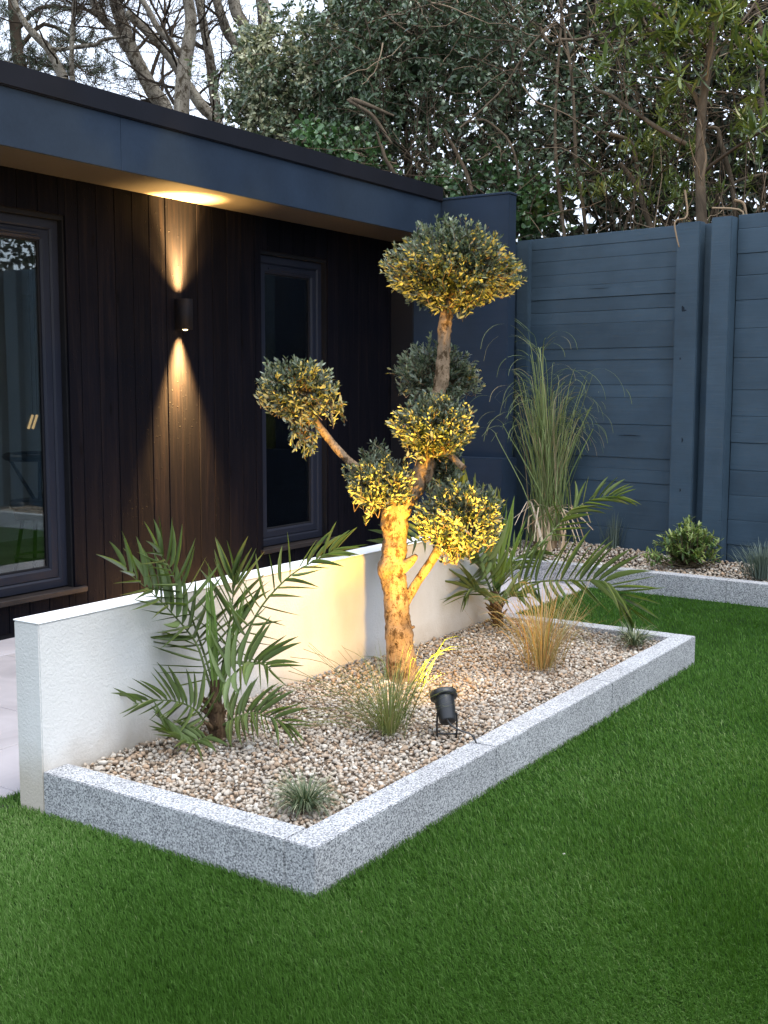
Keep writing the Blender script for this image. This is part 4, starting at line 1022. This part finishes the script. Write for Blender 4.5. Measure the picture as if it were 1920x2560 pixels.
baretree('slender spotted bare trunk standing between the forked trunk and the holly', [aa([(1500, 780, 13), (1470, 600, 12), (1450, 400, 12), (1420, 250, 11), (1390, 80, 11), (1370, -80, 10), (1360, -200, 9)])], 18, 73, N1)
baretree('bare trunk whose lower half disappears into the left side of the holly', [aa([(1720, 720, 12), (1650, 360, 13), (1570, 220, 13), (1520, 80, 12), (1480, -60, 11), (1450, -160, 10), (1430, -260, 9)])], 18.4, 77, N1)
baretree('lichen covered bare trunk rising directly above the left crown of the holly', [aa([(1790, 700, 14), (1700, 220, 15), (1640, 100, 16), (1610, -20, 16), (1590, -120, 15), (1570, -220, 13), (1560, -260, 12)])], 17.6, 78, (5, 25, 90))
baretree('thickest pale bare trunk, cut by the top of the picture above the holly', [[(668, 340, 17), (662, 60, 18), (655, 0, 17), (650, -60, 16), (645, -120, 15), (640, -180, 14), (640, -220, 12)]], 18.2, 79, (5, 25, 90))
t0_, l0_ = baretree('dark twisted tree at the top left over the roof edge', [aa([(440, 540, 13), (390, 440, 12), (330, 330, 11), (250, 250, 10), (180, 170, 8), (120, 60, 7), (60, -80, 6)]), aa([(340, 340, 5), (430, 340, 5), (560, 320, 5), (660, 310, 5), (700, 280, 4), (770, 265, 4), (880, 250, 4)]), aa([(500, 560, 7), (495, 400, 6), (500, 250, 6), (505, 180, 6), (510, 60, 5), (520, -40, 4), (530, -100, 3)])], 16, 74, (30, 140, 520))
# evergreen needles of a pine behind it
MT['pine'] = m_attr('pine_needles', [(0, c4(.03, .045, .028)), (1, c4(.085, .10, .06))], .7, .2)
def clumps(g, r, cu, cv, D, n, su, sv, K, L, W, sd=.3, drop=0, shape='diamond', stems=None, sr=.004):
    u = cu+r.normal(0, 1, n)*su; v = cv+r.normal(0, 1, n)*sv; P = at_np(u, v, D+r.normal(0, sd, n)); d = norm(rvec(r, n)+np.array([0, 0, .2-drop]))
    tl = L*r.uniform(1.5, 3.5, n); Pk = np.repeat(P, K, 0)+np.repeat(d*tl[:, None], K, 0)*np.tile(np.linspace(0, 1, K), n)[:, None]
    D2 = norm(np.repeat(d, K, 0)*.5+rvec(r, n*K)+np.array([0, 0, -drop])); leaves(g, Pk, D2, rvec(r, n*K)+np.array([0, 0, .7]), L*r.uniform(.6, 1.2, n*K), W, np.clip(np.repeat(r.rand(n), K)*.6+r.rand(n*K)*.4, 0, 1), .1, shape)
    if stems is not None: tubes(stems, np.stack([P-d*tl[:, None]*.5, P+d*tl[:, None]*.3+r.normal(0, .03, (n, 3)), P+d*tl[:, None]], 1), np.tile([sr, sr*.7, sr*.4], (n, 1)), 3, r.rand(n))
r = np.random.RandomState(75); g = G(); st_ = G()
for cu, cv, su, sv, n in ((150, 25, 70, 14, 70), (190, 105, 50, 10, 50), (55, 145, 50, 14, 60), (120, 165, 70, 12, 60), (200, 160, 60, 14, 40), (15, 40, 25, 25, 30), (300, 195, 60, 15, 26), (560, 175, 14, 10, 8)):
    clumps(g, r, cu, cv, 21, n, su, sv, 42, .10, .012, .5, 0, 'diamond', st_, .006)
pb_ = at(40, 400, 21); pt_ = thing('pine_tree', 'dark pine foliage in flat sprays at the far top left', 'tree', (pb_[0], pb_[1], 0))
C = smooth_path([np.array([pb_[0], pb_[1], 0]), at(60, 300, 21), at(40, 100, 21), at(20, -200, 21)], 14); tubes(st_, C[None], np.linspace(.16, .08, 14)[None], 8, np.array([.3]))
l0 = [[C[8], at(110, 60, 21), at(200, 105, 21), at(260, 110, 21)], [C[7], at(60, 140, 21), at(120, 165, 21), at(230, 165, 21)], [C[9], at(100, 20, 21), at(180, 20, 21), at(260, 30, 21)]]
for q in l0: tubes(st_, smooth_path(q, 10)[None], np.linspace(.05, .015, 10)[None], 6, np.array([.3]))
g.build('crown', MT['pine'], pt_, kind='stuff'); st_.build('trunk', MT['twig'], pt_)

# variegated holly
def crown(name, label, zones, D, mat, seed, L, W, K=14, drop=0, sd=.35, base=None, cat='tree', trunk=.06, shape='oval'):
    r = np.random.RandomState(seed); g = G(); s_ = G()
    for cu, cv, su, sv, n, *dd in zones: clumps(g, r, cu, cv, D+(dd[0] if dd else 0), n, su, sv, K, L, W, sd, drop, shape, s_)
    b0 = at(base, 520, D); b0[2] = 0; t = thing(name, label, cat, tuple(b0))
    top = at(zones[0][0], zones[0][1], D)
    C = smooth_path([b0, b0*.6+top*.4+np.array([.1, 0, 0]), top], 12); tubes(s_, C[None], np.linspace(trunk, trunk*.3, 12)[None], 8, np.array([.3]))
    c, q = spawn(r, C[None], np.linspace(trunk, trunk*.3, 12)[None], 40, 1.2, .8, .3, 8, .18, .5, .3); tubes(s_, c, q, 5, r.rand(40)*.6)
    g.build('crown', mat, t, kind='stuff'); s_.build('trunk', MT['twig'], t); return t
MT['holly'] = m_attr('variegated_holly_leaf', [(0, c4(.06, .085, .045)), (.45, c4(.10, .135, .075)), (.55, c4(.17, .20, .11)), (.66, c4(.42, .42, .25)), (1, c4(.64, .61, .42))], .4, .45, .15)
crown('holly_tree', 'pale cream variegated holly above the middle of the roof edge', [(700, 240, 62, 75, 420), (760, 140, 55, 60, 260), (640, 190, 26, 60, 150), (640, 130, 22, 22, 60), (700, 330, 55, 40, 220), (790, 260, 40, 60, 150), (600, 270, 14, 12, 20), (850, 60, 40, 50, 120), (740, 400, 60, 30, 120)], 12.6, MT['holly'], 81, .062, .028, 14, 0, .35, 690)
MT['privet'] = m_attr('grey_green_leaf', [(0, c4(.026, .050, .022)), (.5, c4(.068, .108, .054)), (1, c4(.16, .215, .125))], .38, .5, .15)
crown('evergreen_tree', 'dense grey green evergreen filling the top centre behind the garden room', [(1010, 70, 90, 70, 560), (900, 190, 65, 80, 380), (1130, 130, 75, 75, 340), (850, 330, 55, 60, 210), (960, 300, 80, 60, 200), (1230, 50, 60, 50, 130), (1080, 260, 80, 60, 120), (850, 400, 60, 28, 150), (1010, -40, 150, 50, 260)], 11.8, MT['privet'], 82, .075, .026, 13, .25, .4, 1000)
MT['ivy'] = m_attr('ivy_leaf', [(0, c4(.03, .075, .022)), (.6, c4(.06, .13, .04)), (1, c4(.12, .21, .07))], .3, .55, .15)
crown('ivy', 'glossy green ivy spilling behind the roof end and over the blue fence', [(1110, 470, 26, 24, 70), (880, 400, 40, 30, 90), (780, 345, 30, 20, 40), (1300, 540, 36, 22, 60), (1360, 500, 40, 35, 60), (1250, 450, 60, 40, 60)], 10.9, MT['ivy'], 83, .062, .052, 9, .2, .15, 1110, 'climber', .025)
# leggy laurel and oleander stems on the right
MT['laurel'] = m_attr('long_laurel_leaf', [(0, c4(.035, .062, .018)), (.5, c4(.105, .150, .040)), (.85, c4(.20, .24, .075)), (1, c4(.44, .40, .15))], .38, .45, .25, (1, 1, .4, 1))
MT['tanbark'] = m_bark('tan_bark', c4(.055, .040, .027), c4(.105, .078, .052), c4(.17, .13, .092), 8, .4, False)
def whorls(g, r, pts, D, K=13, L=.13, W=.019, sd=.15, drop=.35):
    for (u, v, n, su, sv) in pts:
        P = at_np(u+r.normal(0, su, n), v+r.normal(0, sv, n), D+r.normal(0, sd, n)); d = norm(rvec(r, n)*.5+np.array([0, 0, .7]))
        Pk = np.repeat(P, K, 0)+np.repeat(d, K, 0)*np.tile(np.linspace(0, .07, K), n)[:, None]
        D2 = norm(rvec(r, n*K)+np.repeat(d, K, 0)*.6+np.array([0, 0, -drop])); leaves(g, Pk, D2, norm(np.array([0, 0, 1.])+rvec(r, n*K)*.4), L*r.uniform(.6, 1.15, n*K), W, np.clip(np.repeat(r.rand(n), K)*.6+r.rand(n*K)*.45, 0, 1), -.06)
r = np.random.RandomState(91)
b0 = at(1752, 560, 9.7); lt = thing('laurel_tree', 'slim tan trunk rising behind the fence with hanging long leaves', 'tree', (b0[0], b0[1], 0))
main = [[(1756, 600, 14), (1753, 520, 13.5), (1750, 420, 12), (1752, 330, 12), (1757, 260, 11), (1768, 180, 11), (1783, 90, 10), (1795, 0, 9), (1803, -120, 8)],
 [(1754, 280, 7), (1735, 235, 6), (1690, 185, 5), (1665, 145, 5), (1640, 95, 4), (1600, 40, 4), (1570, -40, 3)], [(1765, 170, 5), (1800, 120, 4), (1850, 60, 3.5), (1880, 20, 3), (1900, -20, 3), (1910, -60, 2), (1920, -90, 2)],
 [(1715, 360, 6), (1660, 330, 6), (1600, 290, 5), (1560, 262, 5), (1530, 240, 4), (1510, 232, 4), (1490, 226, 4)], [(1775, 130, 5), (1700, 60, 6), (1640, 20, 7), (1600, -20, 7), (1560, -60, 6), (1540, -80, 6), (1500, -100, 5)]]
g = G(); s_ = G(); Cs = []; Rs = []
for i, p_ in enumerate(main):
    C, R = pxpath(p_, 9.7+(.0 if i == 0 else .1), 26); Cs.append(C); Rs.append(R)
    if i: g_ = G(); tubes(g_, C[None], R[None], 7); g_.build('limb', MT['tanbark'], lt, smooth=True)
    else: tubes(g, C[None], R[None], 12)
low = np.array([[Cs[0][0][0], Cs[0][0][1], 0.], Cs[0][0]*.5+np.array([Cs[0][0][0], Cs[0][0][1], 0.])*.5, Cs[0][0]]); tubes(g, low[None], np.full((1, 3), Rs[0][0]), 12)
g.build('trunk', MT['tanbark'], lt, smooth=True)
c, q = spawn(r, np.array(Cs), np.array(Rs), 46, .9, .8, .2, 10, .16, .45, .1, .0, .003); tubes(s_, c, q, 4, r.uniform(.4, 1, 46))
c2, q2 = spawn(r, c, q, 90, .45, .8, .1, 7, .16, .7, .1, 0, .002); tubes(s_, c2, q2, 3, r.uniform(.4, 1, 90)); s_.build('branches', MT['twig'], lt, kind='stuff')
g = G(); whorls(g, r, [(1640, 60, 16, 60, 40), (1700, 90, 12, 50, 40), (1640, 150, 7, 25, 20), (1780, 20, 12, 50, 30), (1850, 60, 10, 40, 40), (1510, 165, 2, 6, 6), (1560, 20, 10, 40, 20), (1700, 200, 4, 40, 20), (1880, 170, 7, 30, 40), (1905, 320, 5, 20, 50)], 9.5, 12, .20, .028)
g.build('crown', MT['laurel'], lt, kind='stuff')
b0 = at(1640, 560, 10.4); ls = thing('laurel_shrub', 'low green long leaved shrub crowding the top of the fence at right', 'shrub', (b0[0], b0[1], 0))
g = G(); whorls(g, r, [(1640, 360, 22, 40, 30), (1720, 420, 22, 60, 40), (1620, 430, 18, 40, 40), (1690, 500, 26, 60, 30), (1850, 300, 16, 50, 40), (1870, 400, 18, 40, 50), (1580, 330, 8, 30, 20), (1700, 270, 14, 40, 30), (1500, 480, 12, 40, 30), (1560, 140, 18, 60, 50), (1800, 180, 16, 60, 40)], 10.6, 13, .12, .018, .3, .15); g.build('crown', MT['laurel'], ls, kind='stuff')
s_ = G(); n = 60; u = r.uniform(1480, 1930, n); a = at_np(u, np.full(n, 575.), 10.3+r.normal(0, .25, n)); e = at_np(u+r.normal(0, 60, n), r.uniform(330, 520, n), 10.3+r.normal(0, .3, n)); tubes(s_, np.stack([a, (a+e)/2+r.normal(0, .05, (n, 3)), e], 1), np.tile([.006, .005, .003], (n, 1)), 4, r.uniform(.2, .9, n)); s_.build('stems', MT['twig'], ls, kind='stuff')
# sawn back limbs of the hedge trees, lighter cut wood
b0 = at(1380, 560, 10.6); pr = thing('pruned_tree', 'hard pruned brown tree with bare sawn limbs and tangled twigs above the fence', 'tree', (b0[0], b0[1], 0))
limbs = [[(1415, 620, 7), (1400, 500, 7), (1390, 400, 7), (1388, 300, 6), (1392, 200, 6), (1400, 100, 5), (1405, 0, 5)], [(1470, 620, 8), (1455, 500, 7), (1440, 400, 7), (1436, 300, 6), (1430, 200, 6), (1415, 100, 5), (1400, 0, 4)],
 [(1640, 600, 11), (1610, 520, 11), (1600, 480, 10), (1575, 440, 10), (1560, 420, 8), (1553, 412, 8), (1550, 408, 8)], [(1600, 470, 8), (1590, 400, 8), (1575, 355, 8), (1545, 340, 7), (1515, 333, 7), (1500, 332, 6), (1492, 333, 6)],
 [(1840, 560, 8), (1830, 460, 9), (1815, 400, 9), (1800, 350, 9), (1795, 325, 8), (1780, 318, 6), (1770, 320, 5)], [(1300, 470, 5), (1290, 400, 5), (1270, 350, 5), (1240, 320, 5), (1210, 300, 5), (1185, 303, 5), (1165, 306, 4)],
 [(1180, 480, 8), (1165, 430, 8), (1150, 400, 7), (1135, 370, 7), (1120, 345, 6), (1115, 330, 5), (1110, 325, 5)], [(1150, 320, 4), (1250, 230, 4), (1330, 110, 4), (1400, 60, 4), (1440, 110, 4), (1500, 130, 3), (1560, 120, 2)],
 [(1560, 600, 6), (1565, 560, 6), (1580, 520, 6), (1588, 490, 5), (1590, 470, 5), (1590, 455, 4), (1590, 450, 4)], [(1355, 60, 5), (1350, 70, 7), (1375, 110, 7), (1400, 100, 7), (1440, 100, 6), (1480, 90, 4), (1530, 80, 3)],
 [(985, 290, 4), (900, 255, 9), (870, 250, 7), (920, 280, 7), (940, 300, 7), (960, 330, 6), (980, 360, 4)], [(1010, 470, 7), (985, 430, 8), (965, 400, 7), (955, 370, 6), (950, 360, 5), (945, 340, 4), (940, 330, 3)],
 [(1905, 330, 10), (1905, 200, 9), (1905, 120, 8), (1900, 60, 8), (1895, 30, 7), (1893, 20, 7), (1890, 14, 7)], [(1940, 430, 6), (1890, 440, 6), (1850, 450, 6), (1820, 470, 5), (1790, 510, 5), (1770, 560, 5), (1760, 600, 5)]]
g = G(); s_ = G(); Cs = []; Rs = []
for i, p_ in enumerate(limbs):
    C, R = pxpath(p_, 10.6, 20); R = R*.68; g = G(); tubes(g, C[None], R[None], 8); g.build('limb', MT['tanbark'], pr, smooth=True); Cs.append(C); Rs.append(R)
for p_ in ([(1712, 475, 2.2), (1718, 540, 2.0), (1688, 553, 1.9), (1691, 590, 1.7), (1698, 618, 1.2)], [(1780, 520, 2.2), (1850, 525, 2.4), (1862, 553, 2.4), (1885, 575, 2.2), (1892, 588, 1.5)], [(1835, 500, 3), (1858, 508, 3), (1866, 535, 2), (1868, 540, 1)]):
    C, R = pxpath(p_, 8.93, 14); g = G(); tubes(g, C[None], R[None]*1.2, 6, np.array([.93])); g.build('hanging_twig', MT['twig'], pr)
# web of twigs through the whole hedge
n = 420; u = r.uniform(900, 1960, n); v = r.uniform(-60, 560, n); P0 = at_np(u, v, 10.9+r.normal(0, .4, n)); C = grow(r, P0, norm(rvec(r, n)*1.0+np.array([0, 0, .25])), r.uniform(.4, 1.4, n), 10, .17)
R = r.uniform(.0035, .009, n)[:, None]*np.linspace(1, .35, 10)[None]; tubes(s_, C, R, 4, r.uniform(.15, 1, n)**1.0)
c2, q2 = spawn(r, C, R, 1500, .45, .8, .05, 7, .18, .6, .05, 0, .0018); tubes(s_, c2, q2, 3, r.uniform(.1, .9, 1500))
c3, q3 = spawn(r, c2, q2, 1800, .22, .9, .05, 5, .2, .7, .05, 0, .0015); tubes(s_, c3, q3, 3, r.uniform(.1, .8, 1800)); s_.build('branches', MT['twig'], pr, kind='stuff')
g = G(); n_ = 1
for cu, cv, su, sv, n in ((1250, 250, 150, 110, 240), (1400, 350, 120, 110, 130), (1200, 420, 90, 50, 80), (1500, 200, 120, 100, 150)): clumps(g, r, cu, cv, 11.0, n, su, sv, 5, .07, .03, .3, .3, 'oval')
g.build('leaves', MT['privet'], pr, kind='stuff')
# far hedge mass
MT['far'] = m_attr('far_hedge_leaf', [(0, c4(.008, .013, .006)), (.6, c4(.017, .027, .012)), (1, c4(.04, .055, .025))], .6, .3, .1)
r = np.random.RandomState(99); g = G(); n = 62000; u = r.uniform(820, 3300, n); v = r.uniform(-420, 640, n); k = np.clip((u-820)/420, .25, 1)
hole = vnoise(u/100, v/100, 2.6, 4)+.7*vnoise(u/100, v/100, 8.5, 6)+.45*vnoise(u/100, v/100, 19, 12); keep = (r.rand(n) < k) & (hole < .62+1.0*(u > 1480)-.0*(v > 300)); u, v = u[keep], v[keep]; n = len(u)
P = at_np(u, v, 13.2+np.abs(r.normal(0, .9, n))); leaves(g, P, rvec(r, n)+np.array([0, 0, -.2]), rvec(r, n)+norm(CAM-P)*.8, r.uniform(.10, .19, n), .075, r.rand(n), .1, 'diamond')
g.build('hedge_mass', MT['far'], None, kind='stuff', label='dark dense hedge foliage far behind the blue fence')
# the hedge goes on to the right of the frame
r = np.random.RandomState(100); g = G(); n = 26000; x_ = r.uniform(.5, 13, n); z_ = r.uniform(2.2, 7.5, n)
hole = vnoise(x_*2, z_*2, 2.6, 4)+.7*vnoise(x_*2, z_*2, 8.5, 6); keep = hole < .75; x_, z_ = x_[keep], z_[keep]; n = len(x_)
P = np.stack([x_, 8.6-.135*x_+np.abs(r.normal(0, .8, n)), z_], 1); m = (P-CAM)@RT/((P-CAM)@FW) > .36; P = P[m]; n = len(P)
leaves(g, P, rvec(r, n)+np.array([0, 0, -.2]), rvec(r, n)+np.array([-.2, -.8, .2]), r.uniform(.10, .18, n), .08, r.rand(n), .1, 'diamond')
g.build('hedge_mass', MT['far'], None, kind='stuff', label='dark hedge continuing along the fence beyond the right edge')
